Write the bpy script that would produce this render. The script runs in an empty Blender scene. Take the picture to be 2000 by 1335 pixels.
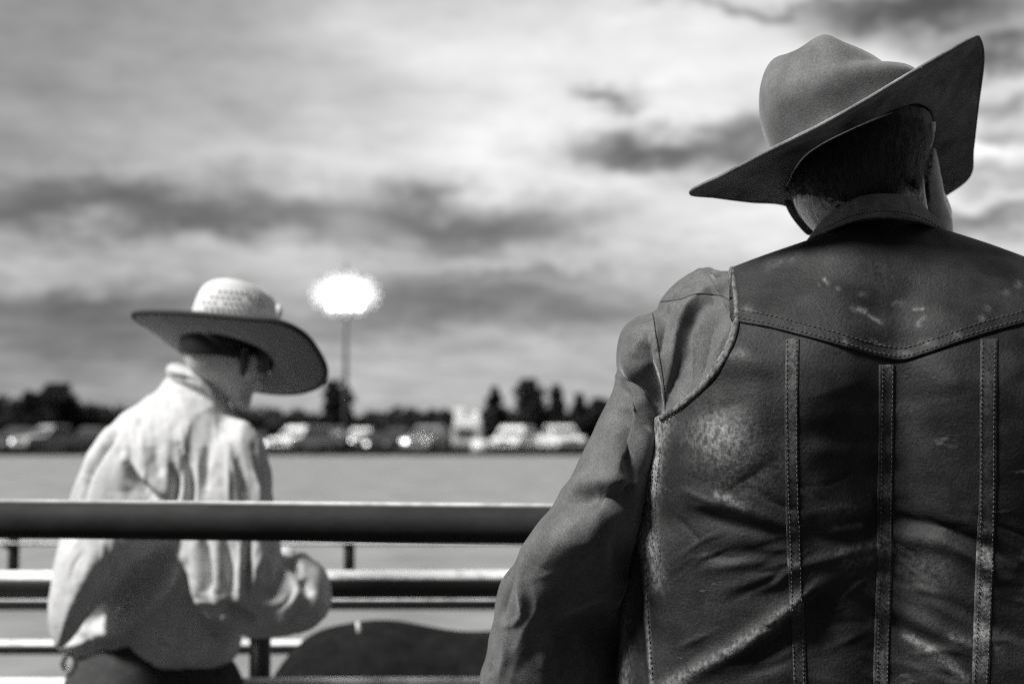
import bpy, bmesh, math, random
import numpy as np
from mathutils import Vector, Matrix
from mathutils.bvhtree import BVHTree
random.seed(4)
rng = np.random.default_rng(4)
C = bpy.context.scene.collection
SC = bpy.context.scene
PI = math.pi

# ------------------------------------------------------------------ camera
CAMZ = 1.25
F = 2000 * 50.0 / 36.0
PITCH = math.atan(180.5 / F)
cam = bpy.data.cameras.new("camera")
cam.lens = 50
cam.sensor_width = 36
cam.clip_start = 0.05
cam.clip_end = 3000
cam.dof.use_dof = True
cam.dof.focus_distance = 1.42
cam.dof.aperture_fstop = 4.4
camo = bpy.data.objects.new("camera", cam)
C.objects.link(camo)
camo.location = (0, 0, CAMZ)
camo.rotation_euler = (PI / 2 + PITCH, 0, 0)
SC.camera = camo

# ------------------------------------------------------------------ sky and sun
SC.view_settings.view_transform = 'Standard'
SC.view_settings.look = 'None'
SC.view_settings.gamma = 1
SC.view_settings.use_curve_mapping = False
SC.view_settings.exposure = 0.5
SC.render.engine = 'CYCLES'
SC.cycles.use_denoising = False
SC.cycles.use_adaptive_sampling = False
SC.cycles.max_bounces = 5
SC.cycles.pixel_filter_type = 'BOX'
SC.cycles.filter_width = 1.0
SUN_AZ = math.radians(-120)     # to the left and behind the camera (0 = straight ahead)
SUN_EL = math.radians(48)
sl = bpy.data.lights.new("sun", 'SUN')
sl.energy = 4.2
sl.angle = math.radians(15)
sl.color = (1, 0.995, 0.985)
so = bpy.data.objects.new("sun", sl)
C.objects.link(so)
sdir = Vector((math.sin(SUN_AZ) * math.cos(SUN_EL), math.cos(SUN_AZ) * math.cos(SUN_EL), math.sin(SUN_EL)))
so.rotation_euler = sdir.to_track_quat('Z', 'Y').to_euler()
so.location = (0, 0, 30)

def ray(px, py):
    """world direction through a photograph pixel, scaled so that y = 1"""
    a = (px - 1000.0) / F
    b = (667.5 - py) / F
    cp, sp = math.cos(PITCH), math.sin(PITCH)
    y = cp - b * sp
    z = sp + b * cp
    return a / y, z / y

def P(px, py, w):
    x, z = ray(px, py)
    return Vector((x * w, w, CAMZ + z * w))

def PX(v):
    """photograph pixel of world points, (n,3) array"""
    v = np.asarray(v, dtype=np.float64)
    cp, sp = math.cos(PITCH), math.sin(PITCH)
    y = v[:, 1]; z = v[:, 2] - CAMZ
    fwd = y * cp + z * sp
    up = -y * sp + z * cp
    return 1000 + F * v[:, 0] / fwd, 667.5 - F * up / fwd

def build_world():
    w = bpy.data.worlds.new("World")
    SC.world = w
    w.use_nodes = True
    nt = w.node_tree
    nt.nodes.clear()
    N = nt.nodes.new
    L = nt.links.new
    def val(x): return x
    def math_(op, a, b=None, c=None, clamp=False):
        n = N('ShaderNodeMath'); n.operation = op; n.use_clamp = clamp
        for i, s in enumerate((a, b, c)):
            if s is None: continue
            if isinstance(s, (int, float)): n.inputs[i].default_value = s
            else: L(s, n.inputs[i])
        return n.outputs[0]
    tc = N('ShaderNodeTexCoord')
    sep = N('ShaderNodeSeparateXYZ'); L(tc.outputs['Generated'], sep.inputs[0])
    X, Y, Z = sep.outputs
    az = math_('ARCTAN2', X, Y)
    el = math_('ARCSINE', Z)
    # clouds lie in a flat layer: project the direction on a plane overhead
    zz = math_('ADD', math_('MAXIMUM', Z, 0.0), 0.12)
    cx = math_('DIVIDE', X, zz); cy = math_('DIVIDE', Y, zz)
    cmb = N('ShaderNodeCombineXYZ'); L(cx, cmb.inputs[0]); L(cy, cmb.inputs[1])
    def noise(vec, scale, detail, rough=0.5, off=0.0):
        n = N('ShaderNodeTexNoise'); n.noise_dimensions = '3D'
        mp = N('ShaderNodeMapping'); L(vec, mp.inputs[0]); mp.inputs['Location'].default_value = (off, off * 0.7, off * 1.3)
        L(mp.outputs[0], n.inputs['Vector'])
        n.inputs['Scale'].default_value = scale; n.inputs['Detail'].default_value = detail
        n.inputs['Roughness'].default_value = rough
        return n.outputs[0]
    n1 = noise(cmb.outputs[0], 0.9, 6, 0.55)
    n2 = noise(cmb.outputs[0], 4.6, 8, 0.62, 5.0)
    # angular coordinates with a ragged warp
    ang = N('ShaderNodeCombineXYZ'); L(az, ang.inputs[0]); L(math_('MULTIPLY', el, 1.9), ang.inputs[1])
    wa = noise(ang.outputs[0], 9.0, 4, 0.55, 3.1)
    wb = noise(ang.outputs[0], 11.0, 5, 0.6, 9.7)
    wc = noise(ang.outputs[0], 30.0, 6, 0.62, 1.7)
    azw = math_('ADD', az, math_('MULTIPLY', math_('SUBTRACT', wa, 0.5), 0.16))
    elw = math_('ADD', el, math_('MULTIPLY', math_('SUBTRACT', wb, 0.5), 0.065))
    elw = math_('ADD', elw, math_('MULTIPLY', math_('SUBTRACT', wc, 0.5), 0.030))
    # the sun is behind thin cloud ahead: the cloud cover is lighter there and darker on the far side
    tow = math_('MULTIPLY_ADD', Y, 0.5, 0.5, clamp=True)
    tot = math_('MULTIPLY_ADD', tow, 0.35, 0.26)
    tot = math_('ADD', tot, math_('MULTIPLY', math_('SUBTRACT', n1, 0.5), 0.24))
    tot = math_('ADD', tot, math_('MULTIPLY', math_('SUBTRACT', n2, 0.5), 0.30))
    # single cloud banks and thin bright places: pixel-sized table turned into directions
    banks = [
        # px, py, rx, ry, amount
        (1300, 150, 620, 250, 0.30), (1010, 280, 190, 55, 0.10), (1330, 30, 500, 120, 0.06), (1560, 420, 200, 120, 0.10),
        (1150, 330, 420, 60, 0.10), (1950, 330, 240, 300, 0.24), (1950, 310, 90, 40, 0.16),
        (560, 300, 260, 50, 0.06), (560, 120, 330, 110, 0.07), (1300, 480, 300, 60, 0.14),
        (520, 500, 300, 32, 0.13), (480, 560, 160, 45, 0.10), (850, 745, 420, 55, 0.12), (620, 340, 260, 34, 0.07),
        (60, 520, 120, 26, 0.08), (1220, 640, 260, 70, 0.05),
        (190, 422, 330, 30, -0.131), (430, 425, 170, 26, -0.115), (170, 375, 200, 18, -0.082), (40, 405, 120, 20, -0.049),
        (830, 405, 150, 42, -0.230), (960, 440, 150, 34, -0.164), (620, 400, 60, 50, 0.12), (880, 480, 230, 26, -0.082), (1090, 460, 120, 28, -0.082),
        (160, 585, 130, 30, -0.180), (90, 665, 240, 50, -0.131), (330, 640, 180, 34, -0.049),
        (1000, 545, 170, 14, -0.164), (960, 605, 240, 38, -0.148), (800, 620, 120, 40, -0.066), (1090, 620, 130, 25, -0.066),
        (1210, 195, 55, 16, -0.42), (1270, 290, 150, 32, -0.44), (1400, 310, 120, 40, -0.26), (1180, 320, 80, 20, -0.2),
        (1800, 10, 150, 45, -0.55), (1960, 90, 90, 26, -0.50), (1930, 190, 80, 22, -0.34), (1975, 245, 70, 18, -0.25),
        (1960, 270, 90, 14, -0.28), (1950, 345, 110, 20, -0.32), (1900, 420, 120, 16, -0.36), (1990, 440, 80, 18, -0.26),
        (200, 150, 420, 170, -0.06), (1480, 5, 130, 12, -0.3),
    ]
    for (px, py, rx, ry, a) in banks:
        dx, dz = ray(px, py)
        a0 = math.atan2(dx, 1.0); e0 = math.atan2(dz, math.hypot(dx, 1))
        u = math_('MULTIPLY', math_('SUBTRACT', azw, a0), F / rx)
        v = math_('MULTIPLY', math_('SUBTRACT', elw, e0), F / ry)
        q = math_('ADD', math_('MULTIPLY', u, u), math_('MULTIPLY', v, v))
        g = math_('EXPONENT', math_('MULTIPLY', q, -0.7))
        tot = math_('MULTIPLY_ADD', g, a, tot)
    tot = math_('MINIMUM', math_('MAXIMUM', tot, 0.06), 1.04)
    lum = math_('MULTIPLY', math_('POWER', tot, 2.2), 0.71)
    sky = N('ShaderNodeTexSky'); sky.sky_type = 'NISHITA'; sky.sun_disc = False
    sky.sun_elevation = SUN_EL; sky.sun_rotation = SUN_AZ
    bw = N('ShaderNodeRGBToBW'); L(sky.outputs[0], bw.inputs[0])
    # the blue air above the clouds only shows faintly through them
    thin = math_('MULTIPLY', bw.outputs[0], 0.05)
    b1 = N('ShaderNodeBackground'); b1.inputs['Strength'].default_value = 0.1; L(thin, b1.inputs['Color'])
    b2 = N('ShaderNodeBackground'); b2.inputs['Strength'].default_value = 1.0; L(lum, b2.inputs['Color'])
    ad = N('ShaderNodeAddShader'); L(b1.outputs[0], ad.inputs[0]); L(b2.outputs[0], ad.inputs[1])
    out = N('ShaderNodeOutputWorld'); L(ad.outputs[0], out.inputs[0])
    w.cycles.sampling_method = 'MANUAL'
    w.cycles.sample_map_resolution = 1024
build_world()

# ------------------------------------------------------------------ materials (a black and white world)
def mat(name, base, rough=0.6, spec=0.5, var=0.0, vscale=8.0, bump=0.0, bscale=200.0, sheen=0.0, metal=0.0,
        emit=0.0, coat=0.0, stretch=None, attr=None, attr_col=None, weave=0.0, sheen_rough=0.4, extra=None, fleck=0.0, fscale=600):
    m = bpy.data.materials.new(name); m.use_nodes = True
    nt = m.node_tree; N = nt.nodes.new; L = nt.links.new
    b = nt.nodes['Principled BSDF']
    b.inputs['Base Color'].default_value = (base, base, base, 1)
    b.inputs['Roughness'].default_value = rough
    b.inputs['Specular IOR Level'].default_value = spec
    b.inputs['Metallic'].default_value = metal
    b.inputs['Sheen Weight'].default_value = sheen
    b.inputs['Sheen Roughness'].default_value = sheen_rough
    b.inputs['Coat Weight'].default_value = coat
    if emit:
        b.inputs['Emission Color'].default_value = (1, 1, 1, 1)
        b.inputs['Emission Strength'].default_value = emit
    tc = N('ShaderNodeTexCoord'); mp = N('ShaderNodeMapping'); L(tc.outputs['Object'], mp.inputs[0])
    if stretch: mp.inputs['Scale'].default_value = stretch
    col = None
    if var > 0:
        n = N('ShaderNodeTexNoise'); n.inputs['Scale'].default_value = vscale; n.inputs['Detail'].default_value = 7
        n.inputs['Roughness'].default_value = 0.62
        L(mp.outputs[0], n.inputs['Vector'])
        r = N('ShaderNodeMapRange'); r.inputs[1].default_value = 0.28; r.inputs[2].default_value = 0.72
        r.inputs[3].default_value = base * (1 - var); r.inputs[4].default_value = base * (1 + var)
        L(n.outputs[0], r.inputs[0]); col = r.outputs[0]
    if attr:
        a = N('ShaderNodeAttribute'); a.attribute_name = attr
        mx = N('ShaderNodeMix'); mx.data_type = 'FLOAT'
        fn = N('ShaderNodeTexNoise'); fn.inputs['Scale'].default_value = 30 if attr == 'top_glint' else 190; fn.inputs['Detail'].default_value = 2 if attr == 'top_glint' else 5
        L(tc.outputs['Object'], fn.inputs['Vector'])
        fr = N('ShaderNodeMapRange'); fr.inputs[1].default_value = 0.36; fr.inputs[2].default_value = 0.62
        fr.inputs[3].default_value = 0.7 if attr == 'top_glint' else 0.25; fr.inputs[4].default_value = 1.25
        L(fn.outputs[0], fr.inputs[0])
        mm = N('ShaderNodeMath'); mm.operation = 'MULTIPLY'; mm.use_clamp = True
        L(a.outputs['Fac'], mm.inputs[0]); L(fr.outputs[0], mm.inputs[1])
        L(mm.outputs[0], mx.inputs[0])
        if col: L(col, mx.inputs[2])
        else: mx.inputs[2].default_value = base
        mx.inputs[3].default_value = attr_col
        col = mx.outputs[0]
    if fleck > 0:      # fine flecks: nap, yarn or pores
        n = N('ShaderNodeTexNoise'); n.inputs['Scale'].default_value = fscale; n.inputs['Detail'].default_value = 3; n.inputs['Roughness'].default_value = 0.8
        m3 = N('ShaderNodeMapping'); m3.inputs['Rotation'].default_value = (0, 0.6, 0); m3.inputs['Scale'].default_value = (1, 1, 0.55)
        L(tc.outputs['Object'], m3.inputs[0]); L(m3.outputs[0], n.inputs['Vector'])
        r = N('ShaderNodeMapRange'); r.inputs[1].default_value = 0.3; r.inputs[2].default_value = 0.7; r.inputs[3].default_value = 1 - fleck; r.inputs[4].default_value = 1 + fleck
        L(n.outputs[0], r.inputs[0])
        q = N('ShaderNodeMath'); q.operation = 'MULTIPLY'; L(r.outputs[0], q.inputs[0])
        if col: L(col, q.inputs[1])
        else: q.inputs[1].default_value = base
        col = q.outputs[0]
    if extra: col = extra(nt, tc, col)
    if col: L(col, b.inputs['Base Color'])
    if bump > 0:
        n = N('ShaderNodeTexNoise'); n.inputs['Scale'].default_value = bscale; n.inputs['Detail'].default_value = 6
        n.inputs['Roughness'].default_value = 0.65
        L(mp.outputs[0], n.inputs['Vector'])
        h = n.outputs[0]
        if weave > 0:
            for ax in ('X', 'Z'):
                wv = N('ShaderNodeTexWave'); wv.bands_direction = ax; wv.inputs['Scale'].default_value = weave
                wv.inputs['Distortion'].default_value = 1.2; L(tc.outputs['Object'], wv.inputs['Vector'])
                s = N('ShaderNodeMath'); s.operation = 'MULTIPLY_ADD'; L(wv.outputs[0], s.inputs[0]); s.inputs[1].default_value = 0.25
                L(h, s.inputs[2]); h = s.outputs[0]
        bp = N('ShaderNodeBump'); bp.inputs['Strength'].default_value = bump; bp.inputs['Distance'].default_value = 0.002
        L(h, bp.inputs['Height']); L(bp.outputs[0], b.inputs['Normal'])
    return m

def scratches(nt, tc, col):
    """pale scuffs and scratches that belong to the leather"""
    N = nt.nodes.new; L = nt.links.new
    out = col
    for (sc, st, rot, lo, hi, amt) in ((14, (1, 1, 2.2), 0.7, 0.66, 0.74, 0.11), (30, (0.6, 1, 3.2), -0.6, 0.69, 0.75, 0.12), (42, (3, 1, 0.6), 0.2, 0.70, 0.76, 0.10)):
        mp = N('ShaderNodeMapping'); mp.inputs['Rotation'].default_value = (0, rot, 0); mp.inputs['Scale'].default_value = st
        L(tc.outputs['Object'], mp.inputs[0])
        n = N('ShaderNodeTexNoise'); n.inputs['Scale'].default_value = sc; n.inputs['Detail'].default_value = 6; n.inputs['Roughness'].default_value = 0.6
        L(mp.outputs[0], n.inputs['Vector'])
        r = N('ShaderNodeMapRange'); r.inputs[1].default_value = lo; r.inputs[2].default_value = hi; r.inputs[3].default_value = 0; r.inputs[4].default_value = amt
        L(n.outputs[0], r.inputs[0])
        a = N('ShaderNodeMath'); a.operation = 'ADD'; L(out, a.inputs[0]); L(r.outputs[0], a.inputs[1]); out = a.outputs[0]
    return out

M = {}
M['leather'] = mat('leather', 0.023, 0.58, 0.25, var=0.75, vscale=14, bump=0.55, bscale=300, attr='wear_glint', attr_col=0.33, extra=scratches, fleck=0.45, fscale=480)
M['thread'] = mat('thread', 0.085, 0.85)
M['shirt'] = mat('grey_cotton', 0.115, 0.75, 0.25, var=0.30, vscale=35, bump=0.35, bscale=500, sheen=0.6, sheen_rough=0.3, fleck=0.45, fscale=650)
M['collar'] = mat('collar_cotton', 0.17, 0.8, 0.2, var=0.45, vscale=60, bump=0.4, bscale=700, sheen=0.4, fleck=0.4, fscale=600)
M['seam'] = mat('dark_seam', 0.03, 0.9)  # near-black lines sewn along the shirt seams
M['white_shirt'] = mat('white_cotton', 0.56, 0.85, 0.2, var=0.12, vscale=45, bump=0.35, bscale=160, sheen=0.1, fleck=0.12, fscale=300)
M['skin'] = mat('skin', 0.66, 0.42, 0.5, var=0.25, vscale=70, bump=0.5, bscale=220, coat=0.8, attr='stubble_shade', attr_col=0.010, fleck=0.15)
M['skin_boy'] = mat('skin_boy', 0.62, 0.55, 0.35, var=0.1, vscale=40)
M['hair'] = mat('hair', 0.022, 0.5, 0.5, var=0.5, vscale=120, bump=0.7, bscale=300, stretch=(1, 1, 0.3))
M['felt'] = mat('hat_felt', 0.15, 0.8, 0.2, var=0.45, vscale=18, bump=0.35, bscale=500, sheen=0.3, fleck=0.3, fscale=550)
M['felt_under'] = mat('hat_felt_under', 0.17, 0.8, 0.2, var=0.75, vscale=22, bump=0.35, bscale=500, fleck=0.3, fscale=550)
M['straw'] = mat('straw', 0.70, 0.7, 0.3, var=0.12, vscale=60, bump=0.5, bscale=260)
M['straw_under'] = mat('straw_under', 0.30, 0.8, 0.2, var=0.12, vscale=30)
M['binding'] = mat('binding', 0.015, 0.7)
M['denim'] = mat('denim', 0.05, 0.85, 0.2, var=0.4, vscale=30, bump=0.4, bscale=600)
M['boot'] = mat('boot_leather', 0.04, 0.5)
M['pipe'] = mat('painted_pipe', 0.016, 0.75, 0.25, var=0.8, vscale=14, bump=0.25, bscale=60, stretch=(0.5, 1, 1), attr='top_glint', attr_col=0.9)
M['rail'] = mat('dark_steel_glint', 0.018, 0.42, 0.4, var=0.3, vscale=12, bump=0.08, bscale=60, attr='top_glint', attr_col=0.95)  # pale tops of both pipe materials are painted highlights
M['galv'] = mat('galvanised', 0.16, 0.36, 0.6, var=0.3, vscale=20, metal=0.3)
M['hide'] = mat('dark_hide', 0.012, 0.85, 0.08, var=0.5, vscale=25, bump=0.6, bscale=200)
M['rope'] = mat('pale_rope', 0.6, 0.8)
M['metal_buckle'] = mat('buckle', 0.6, 0.25, metal=0.9)

# ------------------------------------------------------------------ object helpers
def empty(name, loc=(0, 0, 0)):
    o = bpy.data.objects.new(name, None); C.objects.link(o); o.location = loc; o.empty_display_size = 0.1
    return o

def tag(o, label=None, cat=None, group=None, kind=None):
    if label: o['label'] = label
    if cat: o['category'] = cat
    if group: o['group'] = group
    if kind: o['kind'] = kind
    return o

def mesh_obj(name, V, Fc, material, parent=None, smooth=True):
    """world-space vertices, one mesh object; local to the parent's origin"""
    me = bpy.data.meshes.new(name)
    V = np.asarray(V, dtype=np.float64)
    org = np.zeros(3)
    if parent is not None:
        p = parent; o3 = Vector((0, 0, 0))
        while p is not None:
            o3 += p.location; p = p.parent
        org = np.array(o3)
    me.from_pydata((V - org).tolist(), [], Fc.tolist() if isinstance(Fc, np.ndarray) else Fc)
    me.update()
    if smooth:
        me.polygons.foreach_set('use_smooth', [True] * len(me.polygons))
    if isinstance(material, (list, tuple)):
        for q in material: me.materials.append(q)
    else: me.materials.append(material)
    o = bpy.data.objects.new(name, me); C.objects.link(o)
    if parent is not None: o.parent = parent
    return o

# --- numpy value noise
def _hash(i, j, k, seed):
    n = (i * 374761393 + j * 668265263 + k * 2147483647 + seed * 1274126177) & 0xFFFFFFFF
    n = ((n ^ (n >> 13)) * 1274126177) & 0xFFFFFFFF
    return ((n ^ (n >> 16)) & 0xFFFF) / 65535.0
def vnoise(p, scale=1.0, seed=0):
    q = np.asarray(p) * scale
    f = np.floor(q).astype(np.int64); t = q - f; t = t * t * (3 - 2 * t)
    r = 0
    for dx in (0, 1):
        for dy in (0, 1):
            for dz in (0, 1):
                h = _hash(f[:, 0] + dx, f[:, 1] + dy, f[:, 2] + dz, seed)
                wx = t[:, 0] if dx else 1 - t[:, 0]; wy = t[:, 1] if dy else 1 - t[:, 1]; wz = t[:, 2] if dz else 1 - t[:, 2]
                r = r + h * wx * wy * wz
    return r * 2 - 1

def spline(pts, n=6, closed=True):
    """Catmull-Rom through points of any dimension"""
    p = np.asarray(pts, dtype=np.float64); m = len(p); out = []
    rngi = range(m) if closed else range(m - 1)
    for i in rngi:
        if closed: a, b, c, d = p[(i - 1) % m], p[i], p[(i + 1) % m], p[(i + 2) % m]
        else: a, b, c, d = p[max(i - 1, 0)], p[i], p[i + 1], p[min(i + 2, m - 1)]
        for k in range(n):
            t = k / n
            out.append(0.5 * ((2 * b) + (-a + c) * t + (2 * a - 5 * b + 4 * c - d) * t * t + (-a + 3 * b - 3 * c + d) * t ** 3))
    if not closed: out.append(p[-1])
    return np.array(out)

def seg_dist(px, py, poly, closed):
    """distance to a polyline and the parameter (0..1) of the nearest point"""
    n = len(poly); best = np.full(px.shape, 1e9); par = np.zeros(px.shape)
    L = [0.0]
    for i in range(1, n): L.append(L[-1] + math.hypot(*(poly[i] - poly[i - 1])))
    tot = max(L[-1], 1e-6)
    for i in range(n if closed else n - 1):
        a = poly[i]; b = poly[(i + 1) % n]; ab = b - a; l2 = max(ab @ ab, 1e-9)
        t = np.clip(((px - a[0]) * ab[0] + (py - a[1]) * ab[1]) / l2, 0, 1)
        d = np.hypot(px - a[0] - t * ab[0], py - a[1] - t * ab[1])
        m = d < best
        best = np.where(m, d, best)
        if not closed: par = np.where(m, (L[i] + t * math.sqrt(l2)) / tot, par)
    return best, par

def poly_sd(px, py, poly):
    """signed distance, positive inside"""
    d, _ = seg_dist(px, py, poly, True)
    ins = np.zeros(px.shape, dtype=bool); n = len(poly)
    for i in range(n):
        x1, y1 = poly[i]; x2, y2 = poly[(i + 1) % n]
        if y1 == y2: continue
        c = ((y1 > py) != (y2 > py)) & (px < (x2 - x1) * (py - y1) / (y2 - y1) + x1)
        ins ^= c
    return np.where(ins, d, -d)

def surface_net(Fd):
    nx, ny, nz = Fd.shape
    ins = Fd < 0
    s = np.zeros((nx - 1, ny - 1, nz - 1), dtype=np.int8)
    for dx in (0, 1):
        for dy in (0, 1):
            for dz in (0, 1):
                s += ins[dx:nx - 1 + dx, dy:ny - 1 + dy, dz:nz - 1 + dz]
    act = (s > 0) & (s < 8)
    I, J, K = np.nonzero(act)
    idx = np.full(act.shape, -1, dtype=np.int64); idx[I, J, K] = np.arange(len(I))
    corner = {}
    for dx in (0, 1):
        for dy in (0, 1):
            for dz in (0, 1):
                corner[(dx, dy, dz)] = Fd[I + dx, J + dy, K + dz]
    acc = np.zeros((len(I), 3)); cnt = np.zeros(len(I))
    cs = list(corner)
    for a in cs:
        for ax in range(3):
            if a[ax] == 0:
                b = list(a); b[ax] = 1; b = tuple(b)
                fa, fb = corner[a], corner[b]
                m = (fa < 0) != (fb < 0)
                t = np.where(m, fa / np.where(m, fa - fb, 1), 0)
                p = np.zeros((len(I), 3))
                for q in range(3): p[:, q] = a[q]
                p[:, ax] = t
                acc += p * m[:, None]; cnt += m
    V = np.stack([I, J, K], 1) + acc / cnt[:, None]
    faces = []
    # x edges
    for ax in range(3):
        sl0 = [slice(None)] * 3; sl1 = [slice(None)] * 3
        sl0[ax] = slice(0, -1); sl1[ax] = slice(1, None)
        oth = [q for q in range(3) if q != ax]
        for q in oth:
            sl0[q] = slice(1, -1); sl1[q] = slice(1, -1)
        a = ins[tuple(sl0)]; b = ins[tuple(sl1)]
        for sign in (0, 1):
            m = (a & ~b) if sign == 0 else (~a & b)
            T = np.nonzero(m)
            g = [None] * 3
            g[ax] = T[ax]
            for q in oth: g[q] = T[q] + 1
            u, v = oth
            def cell(du, dv):
                h = [g[0].copy(), g[1].copy(), g[2].copy()]
                h[u] = h[u] - du; h[v] = h[v] - dv
                return idx[h[0], h[1], h[2]]
            quad = np.stack([cell(1, 1), cell(0, 1), cell(0, 0), cell(1, 0)], 1)
            flip = (sign == 1) != (ax == 1)
            if flip: quad = quad[:, ::-1]
            faces.append(quad)
    Fc = np.concatenate(faces)
    return V, Fc

def smin(a, b, k):
    if k <= 0: return np.minimum(a, b)
    h = np.clip(0.5 + 0.5 * (b - a) / k, 0, 1)
    return b * (1 - h) + a * h - k * h * (1 - h)

class Vol:
    """implicit shapes on a grid of photograph pixel x photograph pixel x distance; mapped to the world afterwards"""
    def __init__(s, x0, x1, y0, y1, w0, w1, st=4.0, sw=0.004):
        s.xs = np.arange(x0, x1 + st, st); s.ys = np.arange(y0, y1 + st, st); s.ws = np.arange(w0, w1 + sw, sw)
        s.X, s.Y = np.meshgrid(s.xs, s.ys, indexing='ij')
        s.F = np.full((len(s.xs), len(s.ys), len(s.ws)), 0.5, dtype=np.float32)
        s.st, s.sw = st, sw
    def inflate(s, poly, w0, T, R, n=2.0, k=0.0, wfun=None, sub=5, expand=0.0, op='add', smoothpoly=True):
        pl = spline(poly, sub) if smoothpoly else np.asarray(poly, float)
        d = poly_sd(s.X, s.Y, pl)
        wc = w0 + (wfun(s.X, s.Y) if wfun else 0)
        Rm = R * w0 / F
        e = expand
        lat = np.clip((R - d) / (R + e * F / w0), 0, None)
        latn = lat ** n
        W = np.abs(s.ws[None, None, :] - (wc[..., None] if isinstance(wc, np.ndarray) else wc)) / (T + e)
        q = (latn[..., None] + W ** n) ** (1.0 / n)
        f = ((q - 1) * min(T, Rm)).astype(np.float32)
        if op == 'get': return f
        s.F = smin(s.F, f, k).astype(np.float32)
    def world(s):
        rx = (s.X - 1000) / F; b = (667.5 - s.Y) / F
        cp, sp = math.cos(PITCH), math.sin(PITCH)
        y = cp - b * sp; z = (sp + b * cp) / y
        return (rx / y)[..., None] * s.ws, np.broadcast_to(s.ws, s.F.shape), CAMZ + z[..., None] * s.ws
    def mesh(s):
        V, Fc = surface_net(s.F)
        px = s.xs[0] + V[:, 0] * s.st; py = s.ys[0] + V[:, 1] * s.st; w = s.ws[0] + V[:, 2] * s.sw
        b = (667.5 - py) / F; cp, sp = math.cos(PITCH), math.sin(PITCH); y = cp - b * sp
        return np.stack([(px - 1000) / F / y * w, w, CAMZ + (sp + b * cp) / y * w], 1), Fc

def normals(V, Fc):
    a, b, c, d = (V[Fc[:, i]] for i in range(4))
    n = np.cross(c - a, d - b)
    N = np.zeros_like(V)
    for i in range(4): 
        for q in range(3): N[:, q] += np.bincount(Fc[:, i], n[:, q], len(V))
    return N / np.maximum(np.linalg.norm(N, axis=1, keepdims=True), 1e-12)

def relax(V, Fc, it=2, lam=0.5):
    for _ in range(it):
        acc = np.zeros_like(V); cnt = np.zeros(len(V))
        for i in range(4):
            j = Fc[:, (i + 1) % 4]; ii = Fc[:, i]
            for q in range(3):
                acc[:, q] += np.bincount(ii, V[j, q], len(V)) + np.bincount(j, V[ii, q], len(V))
            cnt += np.bincount(ii, minlength=len(V)) + np.bincount(j, minlength=len(V))
        V = V + lam * (acc / np.maximum(cnt, 1)[:, None] - V)
    return V

def orient(V, Fc):
    """make quads face outwards: test with signed volume"""
    a, b, c, d = (V[Fc[:, i]] for i in range(4))
    vol = np.einsum('ij,ij->i', a, np.cross(b, c)).sum() + np.einsum('ij,ij->i', a, np.cross(c, d)).sum()
    return Fc if vol > 0 else Fc[:, ::-1].copy()

def strokes(V, Fc, lst, facing=0.15, steep=0.75, crisp=False):
    """sculpt folds: (points, width px, height m[, softness of the ends]) as seen from behind the figure"""
    N = normals(V, Fc); px, py = PX(V)
    view = V - np.array([0, 0, CAMZ]); view /= np.linalg.norm(view, axis=1, keepdims=True)
    fc = np.clip((-(N * view).sum(1) + 0.05) / facing, 0, 1)
    disp = np.zeros(len(V)); mpx = np.median(V[:, 1]) / F
    for s in lst:
        pts, wd, amp = s[0], s[1], s[2]
        amp = math.copysign(min(abs(amp), steep * wd * mpx), amp)   # keep folds from tearing
        pw = s[3] if len(s) > 3 else 0.6
        pl = spline(pts, 5, False) if len(pts) > 2 else np.asarray(pts, float)
        m = (px > pl[:, 0].min() - 3 * wd) & (px < pl[:, 0].max() + 3 * wd) & (py > pl[:, 1].min() - 3 * wd) & (py < pl[:, 1].max() + 3 * wd)
        if not m.any(): continue
        d, t = seg_dist(px[m], py[m], pl, False)
        prof = np.exp(-(d / wd) ** 2) if (wd >= 15 or not crisp) else np.exp(-1.35 * np.abs(d) / wd)
        disp[m] += amp * prof * np.maximum(np.sin(np.clip(t, 0.02, 0.98) * PI), 0) ** pw
    return V + N * (disp * fc)[:, None]

def field(V, blobs):
    """sum of soft patches given in pixels -> one value per vertex"""
    px, py = PX(V); a = np.zeros(len(V))
    for b in blobs:
        if b[0] == 'l':
            pl = spline(b[1], 5, False) if len(b[1]) > 2 else np.asarray(b[1], float)
            d, t = seg_dist(px, py, pl, False); a += b[3] * np.exp(-(d / b[2]) ** 2)
        else:
            _, x, y, rx, ry, v = b; a += v * np.exp(-((px - x) / rx) ** 2 - ((py - y) / ry) ** 2)
    return a

def add_attr(o, name, vals):
    at = o.data.attributes.new(name, 'FLOAT', 'POINT'); at.data.foreach_set('value', np.asarray(vals, dtype=np.float32))

def bvh(V, Fc): return BVHTree.FromPolygons([tuple(v) for v in V], Fc.tolist())

def cast(tree, px, py, off=0.0):
    o = Vector((0, 0, CAMZ)); x, z = ray(px, py); d = Vector((x, 1, z)).normalized()
    h, n, i, t = tree.ray_cast(o, d)
    if h is None: return None, None
    if n.dot(d) > 0: n = -n
    return h + n * off, n

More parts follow.
